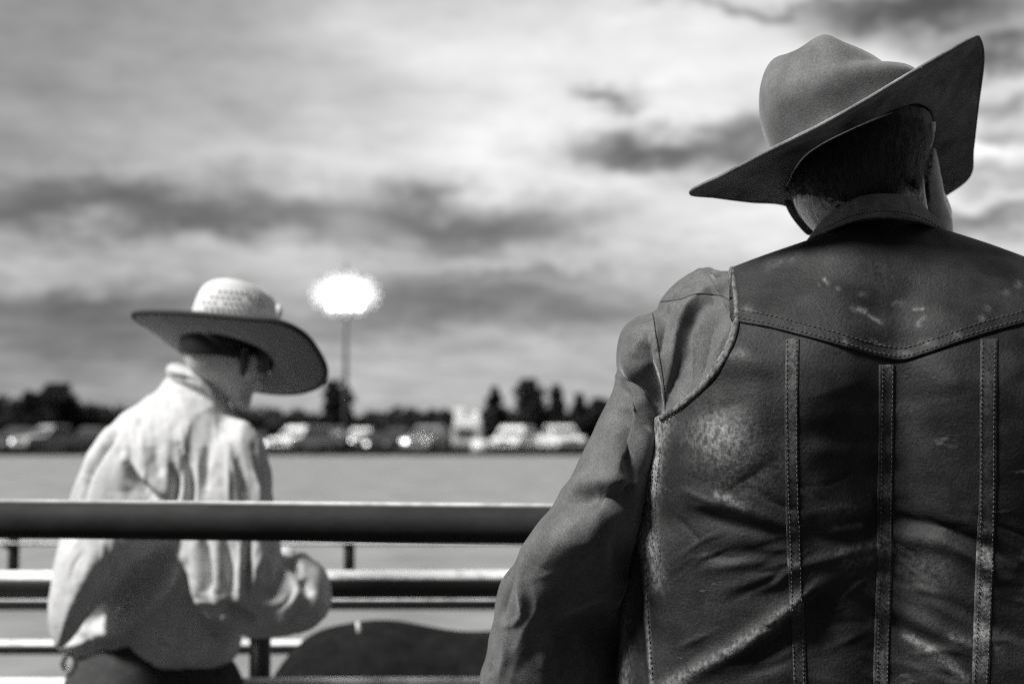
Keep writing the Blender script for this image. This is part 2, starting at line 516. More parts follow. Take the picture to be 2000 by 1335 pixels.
def drape_patch(tree, top, bot, nu, nv, off, thick, sub=6):
    """a real sheet laid on a surface between two lines"""
    def resample(pl, n):
        pl = spline(pl, sub, False) if len(pl) > 2 else np.asarray(pl, float)
        L = np.concatenate([[0], np.cumsum(np.hypot(*(pl[1:] - pl[:-1]).T))])
        t = np.linspace(0, L[-1], n)
        return np.stack([np.interp(t, L, pl[:, 0]), np.interp(t, L, pl[:, 1])], 1)
    A = resample(top, nu); B = resample(bot, nu)
    V = np.zeros((nu, nv, 3)); NN = np.zeros((nu, nv, 3)); last = None
    for i in range(nu):
        for j in range(nv):
            q = A[i] + (B[i] - A[i]) * j / (nv - 1)
            h, n = cast(tree, q[0], q[1], off)
            if h is None: h, n = last if last is not None else (P(q[0], q[1], 1.5), Vector((0, -1, 0)))
            last = (h, n)
            V[i, j] = h; NN[i, j] = n
    for _ in range(2):
        NN[1:-1, 1:-1] = (NN[:-2, 1:-1] + NN[2:, 1:-1] + NN[1:-1, :-2] + NN[1:-1, 2:] + NN[1:-1, 1:-1]) / 5
    lo = V - NN * thick
    G = np.concatenate([V.reshape(-1, 3), lo.reshape(-1, 3)]); n0 = nu * nv
    fc = []
    id_ = lambda i, j: i * nv + j
    for i in range(nu - 1):
        for j in range(nv - 1):
            fc.append((id_(i, j), id_(i, j + 1), id_(i + 1, j + 1), id_(i + 1, j)))
    for i in range(nu - 1):
        for j in (0, nv - 1):
            a, b = id_(i, j), id_(i + 1, j); fc.append((a, b, b + n0, a + n0))
    for j in range(nv - 1):
        for i in (0, nu - 1):
            a, b = id_(i, j), id_(i, j + 1); fc.append((a, b, b + n0, a + n0))
    return G, fc

def tube(pts, rad, ns=8, closed=False, caps=True, flat=1.0):
    pts = [Vector(p) for p in pts]; n = len(pts)
    if not hasattr(rad, '__len__'): rad = [rad] * n
    V = []; Fc = []
    up = None
    for i, p in enumerate(pts):
        t = (pts[min(i + 1, n - 1)] - pts[max(i - 1, 0)]).normalized()
        if up is None:
            up = Vector((0, 0, 1)) if abs(t.z) < 0.9 else Vector((1, 0, 0))
        s = t.cross(up).normalized(); up = s.cross(t).normalized()
        for k in range(ns):
            a = 2 * PI * k / ns
            V.append(p + (s * math.cos(a) + up * math.sin(a) * flat) * rad[i])
    for i in range(n - 1):
        for k in range(ns):
            k2 = (k + 1) % ns
            Fc.append(((i + 1) * ns + k, (i + 1) * ns + k2, i * ns + k2, i * ns + k))
    if caps:
        Fc.append(tuple(range(ns))); Fc.append(tuple((n - 1) * ns + k for k in range(ns - 1, -1, -1)))
    return [tuple(v) for v in V], Fc

class MB:
    def __init__(s): s.V = []; s.F = []
    def add(s, V, Fc):
        o = len(s.V); s.V += [tuple(v) for v in V]; s.F += [tuple(i + o for i in f) for f in Fc]; return s
    def box(s, c, d, rz=0.0, taper=1.0):
        cx, cy, cz = c; dx, dy, dz = (q / 2 for q in d); V = []
        for z in (-dz, dz):
            k = taper if z > 0 else 1
            for x, y in ((-dx, -dy), (dx, -dy), (dx, dy), (-dx, dy)):
                x *= k; y *= k
                V.append((cx + x * math.cos(rz) - y * math.sin(rz), cy + x * math.sin(rz) + y * math.cos(rz), cz + z))
        return s.add(V, [(3, 2, 1, 0), (4, 5, 6, 7), (0, 1, 5, 4), (1, 2, 6, 5), (2, 3, 7, 6), (3, 0, 4, 7)])
    def build(s, name, m, parent=None, smooth=True): return mesh_obj(name, s.V, s.F, m, parent, smooth)

def stitches(tree, line, name, parent, pitch=9.0, dash=5.0, r=0.0005, off=0.0012, m=None, jitter=0.4):
    """a row of thread stitches, each a small real dash lying on the surface (far too many to pick apart)"""
    pl = spline(line, 6, False) if len(line) > 2 else np.asarray(line, float)
    L = np.concatenate([[0], np.cumsum(np.hypot(*(pl[1:] - pl[:-1]).T))]); t = 0; mb = MB()
    while t + dash < L[-1]:
        pp = []
        jj = random.uniform(-jitter, jitter)
        for q in (0, 0.5, 1):
            x = np.interp(t + dash * q, L, pl[:, 0]) + jj; y = np.interp(t + dash * q, L, pl[:, 1]) + jj
            h, n = cast(tree, x, y, off if q == 0.5 else 0.0002)
            if h is not None: pp.append(h)
        if len(pp) == 3 and (pp[0] - pp[2]).length < 0.02: mb.add(*tube(pp, r, 5))
        t += pitch * random.uniform(0.93, 1.07)
    if not mb.V: return None
    o = mb.build(name, m or M['thread'], parent); o['kind'] = 'stuff'
    return o

# --- world-space implicit bodies
class WVol:
    def __init__(s, lo, hi, st):
        s.lo = np.array(lo, float); s.st = st
        s.n = np.ceil((np.array(hi) - s.lo) / st).astype(int) + 1
        s.F = np.full(tuple(s.n), 1.0, dtype=np.float32)
    def _blk(s, lo, hi):
        a = np.maximum(np.floor((lo - s.lo) / s.st).astype(int), 0); b = np.minimum(np.ceil((hi - s.lo) / s.st).astype(int) + 1, s.n)
        if (b <= a).any(): return None
        ax = [s.lo[q] + np.arange(a[q], b[q]) * s.st for q in range(3)]
        return tuple(slice(a[q], b[q]) for q in range(3)), np.meshgrid(*ax, indexing='ij')
    def cone(s, a, b, ra, rb, k=0.02):
        a = np.array(a, float); b = np.array(b, float); pad = max(ra, rb) + k + 3 * s.st
        r = s._blk(np.minimum(a, b) - pad, np.maximum(a, b) + pad)
        if r is None: return s
        sl, (X, Y, Z) = r
        ab = b - a; l2 = max(ab @ ab, 1e-9)
        t = np.clip(((X - a[0]) * ab[0] + (Y - a[1]) * ab[1] + (Z - a[2]) * ab[2]) / l2, 0, 1)
        d = np.sqrt((X - a[0] - t * ab[0]) ** 2 + (Y - a[1] - t * ab[1]) ** 2 + (Z - a[2] - t * ab[2]) ** 2) - (ra + (rb - ra) * t)
        s.F[sl] = smin(s.F[sl], d, k); return s
    def ell(s, c, r, rot=None, k=0.02, cut=False):
        c = np.array(c, float); r = np.array(r, float); pad = r.max() + k + 3 * s.st
        q = s._blk(c - pad, c + pad)
        if q is None: return s
        sl, (X, Y, Z) = q
        D = np.stack([X - c[0], Y - c[1], Z - c[2]], -1)
        if rot is not None: D = D @ np.array(rot)
        g = np.sqrt(((D / r) ** 2).sum(-1)); g2 = np.sqrt(((D / r ** 2) ** 2).sum(-1))
        d = g * (g - 1) / np.maximum(g2, 1e-6)
        if cut: s.F[sl] = -smin(-s.F[sl], d, k)
        else: s.F[sl] = smin(s.F[sl], d, k)
        return s
    def mesh(s):
        V, Fc = surface_net(s.F); V = s.lo + V * s.st
        return V, orient(V, Fc)

def rotm(rx=0, ry=0, rz=0):
    return np.array((Matrix.Rotation(rz, 3, 'Z') @ Matrix.Rotation(ry, 3, 'Y') @ Matrix.Rotation(rx, 3, 'X')))

def hand(v, wrist, direction, palm_n, size=1.0, curl=0.6, side=1):
    """palm, four unequal bent fingers and a thumb, joined to the arm"""
    w = Vector(wrist); d = Vector(direction).normalized(); n = Vector(palm_n).normalized(); s_ = d.cross(n).normalized() * side
    pc = w + d * 0.05 * size
    for q in (-0.028, -0.01, 0.01, 0.028): v.cone(w + s_ * q * 0.6 * size, w + d * 0.085 * size + s_ * q * size, 0.015 * size, 0.0125 * size, 0.01)
    for i, (q, ln) in enumerate(((-0.031, 0.062), (-0.0105, 0.075), (0.0105, 0.08), (0.031, 0.07))):
        p = w + d * 0.088 * size + s_ * q * 1.05 * size; a = curl * 0.5; r = 0.0088 * size
        for sgm in (0.45, 0.32, 0.25):
            a2 = p + (d * math.cos(a) + n * math.sin(a)) * ln * sgm * size
            v.cone(p, a2, r, r * 0.9, 0.002); p = a2; a += curl * 0.7; r *= 0.9
    p = w + s_ * 0.03 * size + d * 0.02 * size
    a2 = p + (s_ * 0.8 + d * 0.6 + n * 0.2) * 0.04 * size; v.cone(p, a2, 0.013 * size, 0.011 * size, 0.008)
    v.cone(a2, a2 + (d * 0.8 + n * 0.5) * 0.03 * size, 0.0105 * size, 0.009 * size, 0.003)

def ring_loft(rings, closed_ring=True, cap_last=False, cap_first=False):
    """rings: list of (n,3) arrays"""
    n = len(rings[0]); V = np.concatenate(rings); Fc = []
    for i in range(len(rings) - 1):
        for k in range(n if closed_ring else n - 1):
            k2 = (k + 1) % n
            Fc.append((i * n + k, i * n + k2, (i + 1) * n + k2, (i + 1) * n + k))
    V = V.tolist()
    for flag, base in ((cap_last, (len(rings) - 1) * n), (cap_first, 0)):
        if flag:
            c = np.mean(np.array(V[base:base + n]), 0).tolist(); V.append(c); ci = len(V) - 1
            for k in range(n): Fc.append((base + k, base + (k + 1) % n, ci))
    return V, Fc

def solidify(o, th, off=-1):
    md = o.modifiers.new('thickness', 'SOLIDIFY'); md.thickness = th; md.offset = off
    return o
def subsurf(o, l=1):
    md = o.modifiers.new('subdivision', 'SUBSURF'); md.levels = l; md.render_levels = l
    return o
def recalc(o):
    bm = bmesh.new(); bm.from_mesh(o.data); bmesh.ops.recalc_face_normals(bm, faces=bm.faces); bm.to_mesh(o.data); bm.free()
    return o

def interp_rings(r0, r1, n, bulge=None):
    out = []
    for i in range(n + 1):
        t = i / n; r = r0 * (1 - t) + r1 * t
        if bulge is not None: r = r + bulge * (4 * t * (1 - t))
        out.append(r)
    return out

def pxring(pts, sub=6): 
    return np.array([P(*q) for q in spline(pts, sub)])
# ================================================================== the near man
def build_man():
    root = empty('person', (P(1745, 848, 1.58).x, 1.60, 0))
    tag(root, 'man in a worn dark leather vest and wide-brimmed felt hat seen from behind', 'person')
    # ---- clothing volumes
    g = Vol(925, 2600, 425, 1585, 1.34, 1.82, 4.0, 0.005)
    tors = [(1560, 470), (1500, 497), (1425, 527), (1360, 560), (1315, 620), (1290, 700), (1272, 815), (1262, 870), (1250, 950), (1246, 1010),
            (1228, 1080), (1214, 1200), (1200, 1335), (1196, 1480), (1205, 1610), (1745, 1625), (2285, 1610), (2294, 1480), (2290, 1335), (2276, 1200), (2262, 1080),
            (2244, 1010), (2240, 950), (2228, 870), (2218, 815), (2200, 700), (2175, 620), (2130, 560), (2065, 527), (1990, 497), (1925, 473), (1866, 448), (1812, 414), (1755, 398), (1700, 400), (1640, 420), (1590, 452)]
    def wf(X, Y):
        return -0.055 * np.exp(-((Y - 760) / 330.0) ** 2) + 0.035 * np.exp(-((X - 1745) / 80.0) ** 2) * np.exp(-((Y - 900) / 500.0) ** 2)
    ft = g.inflate(tors, 1.60, 0.15, 330, n=2.15, wfun=wf, op='get')
    # vest = torso cut along neckline and armholes
    vestpoly = [(1592, 466), (1560, 474), (1500, 492), (1425, 520), (1429, 560), (1434, 610), (1424, 665), (1386, 732), (1335, 782), (1283, 816),
                (1150, 860), (1100, 1200), (1100, 1565), (2400, 1565), (2400, 1200), (2340, 860), (2207, 816), (2155, 782), (2104, 732), (2066, 665), (2056, 610), (2061, 560), (2065, 520),
                (1990, 492), (1925, 470), (1850, 453), (1800, 434), (1750, 424), (1700, 426), (1640, 443)]
    dv = poly_sd(g.X, g.Y, np.array(spline(vestpoly, 3)))
    g.F = np.maximum(ft, (-dv * 1.5 / F)[..., None]).astype(np.float32)
    V, Fc = g.mesh(); Fc = orient(V, Fc); V = relax(V, Fc, 5, 0.5)
    folds = [
        # long folds at the small of the back
        ([(1290, 1345), (1400, 1285), (1480, 1235), (1560, 1175), (1640, 1125)], 20, 0.0061, 0.5),
        ([(1430, 1330), (1520, 1262), (1590, 1195), (1650, 1145)], 24, -0.0058, 0.4),
        ([(1600, 1330), (1612, 1230), (1640, 1165)], 50, -0.0086, 0.5),
        ([(1650, 1120), (1700, 1165), (1770, 1200), (1850, 1240), (1960, 1268)], 17, 0.0043, 0.5),
        ([(1660, 1160), (1730, 1210), (1800, 1250), (1900, 1330)], 18, -0.0050, 0.5),
        ([(1770, 1240), (1850, 1290), (1900, 1340)], 13, 0.0043, 0.5),
        ([(1700, 1010), (1800, 1025), (1900, 1060), (1990, 1110)], 17, -0.0065, 0.5),
        ([(1700, 1055), (1800, 1050), (1900, 1085), (2000, 1150)], 22, 0.0050, 0.5),
        ([(1800, 1105), (1860, 1180), (1960, 1230)], 14, -0.0036, 0.5),
        ([(1350, 960), (1440, 985), (1520, 1018), (1555, 1028)], 14, 0.0036, 0.5),
        ([(1330, 990), (1430, 1022), (1545, 1050)], 15, -0.0043, 0.5),
        ([(1560, 1005), (1640, 998), (1700, 980)], 18, 0.0029, 0.5),
        ([(1560, 1040), (1640, 1048), (1720, 1030)], 13, -0.0036, 0.5),
        ([(1380, 1112), (1450, 1100), (1540, 1092)], 11, 0.0029, 0.5),
        ([(1400, 1160), (1480, 1130), (1560, 1105), (1640, 1085), (1720, 1062)], 12, 0.0029, 0.5),
        ([(1390, 1085), (1480, 1070), (1560, 1060)], 12, -0.0022, 0.5),
        ([(1300, 1010), (1290, 1100), (1300, 1200)], 30, 0.0029, 0.7),
        # shoulder blade and shallow hollows
        ([(1400, 800), (1425, 860), (1470, 930)], 62, 0.008, 0.8),
        ([(1500, 720), (1520, 850), (1530, 980)], 26, -0.003, 0.7),
        ([(1620, 760), (1660, 900), (1650, 980)], 60, -0.007, 0.8),
        ([(1850, 780), (1870, 900), (1850, 1000)], 60, -0.007, 0.8),
        ([(1440, 520), (1560, 500), (1700, 490)], 18, 0.003, 0.8),
        ([(1450, 560), (1600, 545), (1750, 560), (1900, 540)], 26, -0.002, 0.8),
        # armhole edge, rolled
        ([(1425, 525), (1432, 610), (1422, 665), (1384, 732), (1333, 782), (1283, 816)], 7, 0.0032, 0.15),
        # side seam: the back panel ends on the front panel
        ([(1246, 1005), (1257, 1080), (1262, 1200), (1272, 1335), (1280, 1500)], 7, 0.004, 0.2),
        ([(1236, 1010), (1246, 1080), (1250, 1200), (1258, 1335), (1266, 1500)], 6, -0.005, 0.2),
        ([(1225, 1100), (1218, 1200), (1216, 1330)], 9, 0.003, 0.4),
    ]
    for k in range(90):      # fine creases crossing the small of the back
        x = random.uniform(1290, 1990); y = random.uniform(930, 1320); ln = random.uniform(40, 150); sl_ = (0.35 if x < 1560 and y < 1060 else (-0.45 if x < 1660 else 0.45)) + random.gauss(0, .25)
        folds.append(([(x, y), (x + ln * .5, y + ln * .5 * sl_ + random.gauss(0, 5)), (x + ln, y + ln * sl_)], random.uniform(4, 9), random.choice((-1, 1)) * random.uniform(.0006, .0020), .8))
    V = strokes(V, Fc, folds)
    N = normals(V, Fc)
    nz = vnoise(V, 60, 3) * 0.0007 + vnoise(V, 24, 5) * 0.0014 + vnoise(V * np.array([1, 1, 3.5]), 16, 8) * 0.0016
    V = V + N * nz[:, None]
    vest = mesh_obj('vest', V, Fc, M['leather'], root)
    wear_glint = field(V, [  # real scuffs plus painted highlights on shoulder blade and fold ridges
        ('b', 1405, 850, 50, 44, 0.55), ('b', 1450, 910, 70, 60, 0.22), ('l', [(1292, 818), (1276, 880), (1268, 950)], 18, 0.75),
        ('l', [(1262, 905), (1258, 980), (1262, 1060)], 17, 0.95), ('l', [(1275, 1080), (1285, 1140)], 16, 0.35),
        ('l', [(1290, 1345), (1400, 1285), (1480, 1235), (1540, 1190)], 11, 0.55), ('l', [(1770, 1240), (1850, 1290), (1890, 1332)], 8, 0.4),
        ('l', [(1400, 965), (1450, 992)], 9, 0.35), ('l', [(1610, 1005), (1690, 985)], 13, 0.18), ('l', [(1620, 1033), (1680, 1025)], 5, 0.3),
        ('l', [(1640, 1075), (1710, 1065)], 9, 0.4), ('l', [(1650, 1100), (1700, 1090)], 10, 0.25), ('b', 1730, 1070, 26, 12, 0.45),
        ('b', 1800, 1110, 70, 40, 0.13), ('l', [(1425, 530), (1433, 610), (1422, 665), (1384, 732), (1333, 782), (1285, 816)], 5, 0.55),
        ('l', [(1248, 1010), (1259, 1080), (1264, 1200), (1273, 1335)], 3.5, 0.55), ('l', [(1235, 1080), (1222, 1200), (1216, 1330)], 12, 0.22),
        ('l', [(1227, 1270), (1220, 1340)], 12, 0.3), ('b', 1440, 690, 20, 10, 0.25), ('b', 1590, 970, 60, 30, 0.05),
        ('l', [(1470, 520), (1560, 500)], 14, 0.12), ('b', 1740, 560, 90, 40, 0.06), ('l', [(1860, 1245), (1950, 1270)], 9, 0.3)])
    add_attr(vest, 'wear_glint', np.clip(wear_glint, 0, 1))
    tree = bvh(V, Fc)
    # ---- yoke: a second layer of leather with a pointed lower edge
    low = [(1430, 628), (1500, 640), (1560, 655), (1640, 676), (1700, 694), (1738, 702), (1756, 704), (1775, 702), (1820, 688), (1900, 660), (2000, 632), (2060, 622)]
    top = [(1428, 527), (1500, 500), (1600, 466), (1680, 440), (1750, 432), (1830, 449), (1925, 478), (2000, 506), (2059, 530)]
    G, fc = drape_patch(tree, top, low, 170, 64, 0.0026, 0.0030)
    yk = recalc(mesh_obj('yoke', G, fc, M['leather'], vest))
    add_attr(yk, 'wear_glint', np.clip(field(np.array(G), [
        ('l', [(1668, 602), (1690, 608)], 5, 0.9), ('l', [(1694, 614), (1722, 630)], 3, 0.8), ('l', [(1610, 545), (1617, 553)], 3, 0.8), ('b', 1637, 563, 4, 4, 0.5), ('b', 1684, 574, 8, 4, 0.4),
        ('b', 1650, 668, 6, 10, 0.6), ('b', 1460, 604, 12, 8, 0.35), ('l', [(1785, 604), (1802, 603)], 2.5, 0.8), ('l', [(1792, 630), (1806, 620)], 4, 0.5), ('b', 1795, 637, 5, 4, 0.5),
        ('b', 1755, 592, 14, 6, 0.3), ('l', [(1700, 662), (1712, 665)], 2.5, 0.5), ('b', 1765, 690, 14, 6, 0.4), ('b', 1815, 668, 14, 6, 0.35), ('b', 1928, 601, 6, 5, 0.5),
        ('b', 1990, 555, 8, 8, 0.35), ('b', 1965, 570, 8, 5, 0.4), ('b', 1917, 622, 7, 6, 0.45), ('b', 1868, 655, 9, 7, 0.35), ('l', [(1500, 520), (1560, 500)], 10, 0.15),
        ('l', [(1940, 478), (2000, 500)], 4, 0.25), ('b', 1720, 530, 60, 30, 0.07)]), 0, 1) * 0.6)
    ytree = bvh(np.array(G), np.array([f for f in fc[:169 * 63]]))
    for dy, nm in ((-9, 'stitching'), (-25, 'stitching')):
        stitches(ytree, [(x, y + dy) for x, y in low[:-1]], nm, yk, pitch=9.5, dash=6, r=0.00045, off=0.0009)
    # ---- reinforcing straps down the back
    def strap(line, wd, dz=0.0):
        line = [(x + random.uniform(-3, 3), y) for x, y in line]
        a = [(x - wd / 2, y) for x, y in line]; b = [(x + wd / 2, y) for x, y in line]
        G, fc = drape_patch(tree, a, b, 150, 9, 0.0010, 0.0016)
        o = recalc(mesh_obj('seam_strap', G, fc, M['leather'], vest)); return o, np.array(G)
    sA, gA = strap([(1546, 662), (1546, 800), (1548, 950), (1552, 1060), (1556, 1200), (1560, 1335), (1562, 1480)], 26)
    sB, gB = strap([(1733, 712), (1731, 850), (1729, 1000), (1727, 1100), (1724, 1200), (1722, 1335), (1722, 1480)], 30)
    sC, gC = strap([(1930, 662), (1928, 800), (1928, 950), (1926, 1060), (1922, 1180), (1914, 1335), (1910, 1480)], 34)
    add_attr(sA, 'wear_glint', np.clip(0.07 + field(gA, [('b', 1545, 1032, 16, 5, 0.5), ('b', 1540, 1098, 20, 6, 0.4), ('b', 1553, 1182, 16, 14, 0.5), ('l', [(1546, 662), (1547, 900)], 12, 0.10)]), 0, 1))  # straps mix wear with painted light on the lower folds
    add_attr(sB, 'wear_glint', np.clip(0.07 + field(gB, [('b', 1728, 1068, 22, 14, 0.85), ('b', 1726, 1130, 22, 12, 0.7), ('b', 1726, 1190, 22, 20, 0.55), ('b', 1730, 960, 14, 20, 0.25), ('l', [(1722, 1240), (1720, 1340)], 12, 0.22), ('b', 1735, 725, 14, 16, 0.2)]), 0, 1))
    add_attr(sC, 'wear_glint', np.clip(0.07 + field(gC, [('l', [(1928, 1085), (1922, 1180), (1916, 1240)], 20, 0.75), ('b', 1912, 1285, 24, 26, 0.7), ('b', 1922, 1040, 14, 10, 0.3), ('b', 1926, 760, 12, 30, 0.12)]), 0, 1))
    for so_, line, wd in ((sA, [(1546, 666), (1546, 800), (1548, 950), (1552, 1060), (1556, 1200), (1560, 1335)], 18), (sB, [(1733, 716), (1731, 850), (1729, 1000), (1727, 1100), (1724, 1200), (1722, 1335)], 20), (sC, [(1930, 668), (1928, 800), (1928, 950), (1926, 1060), (1922, 1180), (1914, 1335)], 24)):
        for sg in (-1, 1):
            stitches(tree, [(x + sg * wd / 2, y) for x, y in line], 'stitching', so_, pitch=9, dash=5, r=0.0005, off=0.0024)
    # rolled binding round the armhole
    pp = []
    for q in spline([(1426, 524), (1430, 560), (1435, 610), (1426, 665), (1388, 731), (1337, 781), (1288, 814)], 14, False):
        h_, n_ = cast(tree, q[0] + 4, q[1] + (3 if q[1] > 640 else 0), 0.0)
        if h_ is not None: pp.append(np.array(h_))
    pp = np.array(pp)
    for _ in range(12): pp[1:-1] = (pp[:-2] + pp[2:] + 2 * pp[1:-1]) / 4
    bd = mesh_obj('armhole_binding', *tube([tuple(q) for q in pp], 0.0034, 8), M['leather'], vest)
    add_attr(bd, 'wear_glint', np.full(len(bd.data.vertices), 0.4))
    # stitches along armhole and side edge
    arm = [(1434, 532), (1443, 610), (1433, 668), (1394, 738), (1342, 790), (1292, 826)]
    stitches(tree, arm, 'stitching', vest, pitch=8, dash=4.5, r=0.0004)
    for off in (8, 18, 28):
        stitches(tree, [(1262 + off, 880), (1254 + off, 960), (1254 + off, 1030), (1264 + off, 1100)], 'stitching', vest, pitch=8, dash=4, r=0.0005, off=0.0008)
    stitches(tree, [(1254, 1040), (1262, 1100), (1266, 1200), (1275, 1330)], 'stitching', vest, pitch=10, dash=5, r=0.0006)
    del g
    # ---- shirt: torso slightly smaller than the vest, shoulder cap, sleeve
    g = Vol(920, 2600, 440, 1540, 1.33, 1.84, 4.0, 0.0048)
    ft = g.inflate(tors, 1.60, 0.15, 330, n=2.15, wfun=wf, op='get')
    dv = poly_sd(g.X, g.Y, np.array(spline(vestpoly, 3)))
    g.F = (ft + (0.006 + 0.034 * np.clip((dv - 10) / 70.0, 0, 1))[..., None]).astype(np.float32)
    cap = [(1440, 545), (1405, 528), (1370, 528), (1330, 546), (1292, 582), (1278, 608), (1245, 616), (1217, 642), (1206, 690), (1211, 735), (1240, 772), (1282, 822), (1330, 810), (1400, 740), (1446, 650)]
    sleeve = [(1208, 730), (1192, 772), (1150, 860), (1112, 938), (1090, 978), (1058, 1014), (1022, 1065), (1005, 1100), (984, 1128), (970, 1165), (965, 1205), (958, 1240), (948, 1285), (938, 1318), (942, 1370), (975, 1440), (1060, 1480), (1160, 1450), (1226, 1380), (1236, 1200), (1242, 1090), (1252, 1010),
              (1275, 960), (1300, 850), (1285, 770), (1245, 735)]
    mir = lambda pl: [(3490 - x, y) for x, y in pl]
    for fl in (lambda p: p, mir):
        g.inflate(fl(cap), 1.572, 0.088, 100, n=2.2, k=0.006)
        g.inflate(fl(sleeve), 1.565, 0.075, 105, n=2.1, k=0.004, wfun=lambda X, Y: -0.028 * np.exp(-((Y - 1020) / 150.0) ** 2) + 0.075 * np.clip((Y - 1060) / 330.0, 0, 1.2) + 0.03 * np.clip((X - 1060) / 170.0, 0, 1) * np.clip((Y - 1080) / 150.0, 0, 1))
    Xw, Yw, Zw = g.world()
    def cone(a, b, ra, rb, k):
        a = np.array(a); b = np.array(b); ab = b - a
        t = np.clip(((Xw - a[0]) * ab[0] + (Yw - a[1]) * ab[1] + (Zw - a[2]) * ab[2]) / (ab @ ab), 0, 1)
        d = np.sqrt((Xw - a[0] - t * ab[0]) ** 2 + (Yw - a[1] - t * ab[1]) ** 2 + (Zw - a[2] - t * ab[2]) ** 2) - (ra + (rb - ra) * t)
        g.F = smin(g.F, d, k).astype(np.float32)
    for sx in (1, -1):
        x0 = 1745 + sx * (1070 - 1745)
        cone(P(x0, 1400, 1.64), P(1745 + sx * (1230 - 1745), 1330, 1.80), 0.06, 0.045, 0.02)
    V, Fc = g.mesh(); Fc = orient(V, Fc); V = relax(V, Fc, 2, 0.5)
    s = [
        # shoulder cap folds
        ([(1385, 562), (1362, 578), (1339, 608), (1320, 660), (1312, 700), (1301, 770)], 13, 0.011, 0.35),
        ([(1385, 596), (1362, 612), (1345, 644), (1340, 690), (1340, 770)], 15, -0.017, 0.35),
        ([(1418, 600), (1394, 608), (1370, 640), (1358, 690), (1352, 745)], 10, 0.009, 0.35),
        ([(1414, 618), (1392, 640), (1380, 690), (1368, 745)], 11, -0.009, 0.4),
        ([(1424, 640), (1408, 680), (1392, 730)], 9, 0.006, 0.4),
        ([(1304, 600), (1296, 650), (1288, 700)], 13, -0.006, 0.5),
        ([(1278, 612), (1283, 680), (1292, 740), (1297, 806)], 8, 0.008, 0.3),
        ([(1266, 664), (1270, 710), (1280, 760), (1286, 806)], 16, -0.017, 0.4),
        ([(1262, 650), (1248, 672), (1240, 700)], 9, 0.005, 0.6),
        ([(1228, 670), (1226, 710), (1240, 750)], 16, 0.005, 0.6),
        ([(1362, 528), (1385, 548), (1408, 590), (1424, 625)], 7, 0.007, 0.3),
        ([(1380, 545), (1398, 580), (1412, 612)], 6, -0.006, 0.4),
        ([(1390, 536), (1416, 537)], 9, -0.012, 0.3),
        ([(1380, 527), (1395, 521), (1415, 524)], 6, 0.005, 0.3),
        ([(1284, 588), (1330, 582), (1360, 572), (1400, 574)], 4, -0.003, 0.3),
        # cap overhanging the sleeve
        ([(1208, 735), (1235, 752), (1258, 780), (1278, 818)], 9, 0.0124, 0.25),
        ([(1205, 752), (1228, 768), (1250, 800), (1268, 836)], 9, -0.0186, 0.3),
        ([(1212, 742), (1232, 750)], 7, -0.0186, 0.4),
        # sleeve folds: a smooth upper part, one long fold across, a full lower part falling into shade
        ([(1222, 790), (1226, 850), (1240, 905), (1256, 945)], 22, -0.016, 0.5),
        ([(1262, 830), (1262, 880), (1265, 930)], 16, 0.007, 0.5),
        ([(1085, 985), (1125, 955), (1180, 942), (1250, 948)], 15, 0.007, 0.4),
        ([(1100, 1002), (1140, 976), (1190, 965), (1245, 972)], 26, -0.013, 0.4),
        ([(1225, 952), (1248, 955)], 13, -0.010, 0.4),
        ([(1060, 1110), (1100, 1040), (1160, 1010)], 40, 0.006, 0.6),
        ([(1205, 1040), (1220, 1090), (1232, 1140)], 26, -0.012, 0.6),
        ([(1030, 1080), (1020, 1140), (1022, 1190), (1005, 1215), (980, 1222)], 11, 0.008, 0.4),
        ([(1000, 1118), (984, 1160), (978, 1195), (985, 1212)], 13, -0.014, 0.35),
        ([(1040, 1130), (1050, 1180), (1024, 1230), (1004, 1280)], 14, 0.005, 0.5),
        ([(1075, 1190), (1130, 1178), (1200, 1140)], 30, 0.006, 0.6),
        ([(1080, 1260), (1140, 1245), (1215, 1200)], 62, -0.020, 0.45),
        ([(1180, 1180), (1200, 1260), (1190, 1330)], 50, -0.010, 0.6),
        ([(1060, 1275), (1070, 1310)], 16, 0.004, 0.6),
        ([(985, 1230), (990, 1280), (975, 1320)], 14, 0.007, 0.5),
        ([(962, 1290), (950, 1320)], 9, -0.006, 0.4),
    ]
    for k in range(8):      # pulls radiating over the shoulder
        x = random.uniform(1225, 1420); y = random.uniform(560, 690); ln = random.uniform(50, 130); dx = -(x - 1330) * .25 + random.gauss(0, 10)
        s.append(([(x, y), (x + dx * .5 + random.gauss(0, 5), y + ln * .5), (x + dx, y + ln)], random.uniform(4, 9), random.choice((-1, 1)) * random.uniform(.0008, .0026), .8))
    for k in range(6):      # creases across the bend of the elbow
        x = random.uniform(985, 1130); y = random.uniform(960, 1260); ln = random.uniform(40, 110)
        s.append(([(x, y), (x + ln * .5, y - ln * .12 + random.gauss(0, 6)), (x + ln, y - ln * .35)], random.uniform(5, 10), random.choice((-1, 1)) * random.uniform(.0007, .0020), .8))
    for k in range(16):
        t = random.random(); x = 1230 - 190 * t + random.gauss(0, 45); y = 760 + 500 * t; ln = random.uniform(60, 170)
        s.append(([(x, y), (x - ln * .28 + random.gauss(0, 8), y + ln * .5), (x - ln * .5 + random.gauss(0, 10), y + ln)], random.uniform(5, 12), random.choice((-1, 1)) * random.uniform(.0006, .0020), .8))
    for i in range(9):       # little gathers where the sleeve is set in
        x = 1253 + i * 3.2; y = 604 + i * 10.5
        s.append(([(x - 5, y + 9), (x + 5, y + 2), (x + 14, y - 6)], 2.6, 0.0016 * (1 if i % 2 else -1), 0.4))
    V = strokes(V, Fc, s, 0.1, 1.4, True); V = relax(V, Fc, 2, 0.4)
    N = normals(V, Fc)
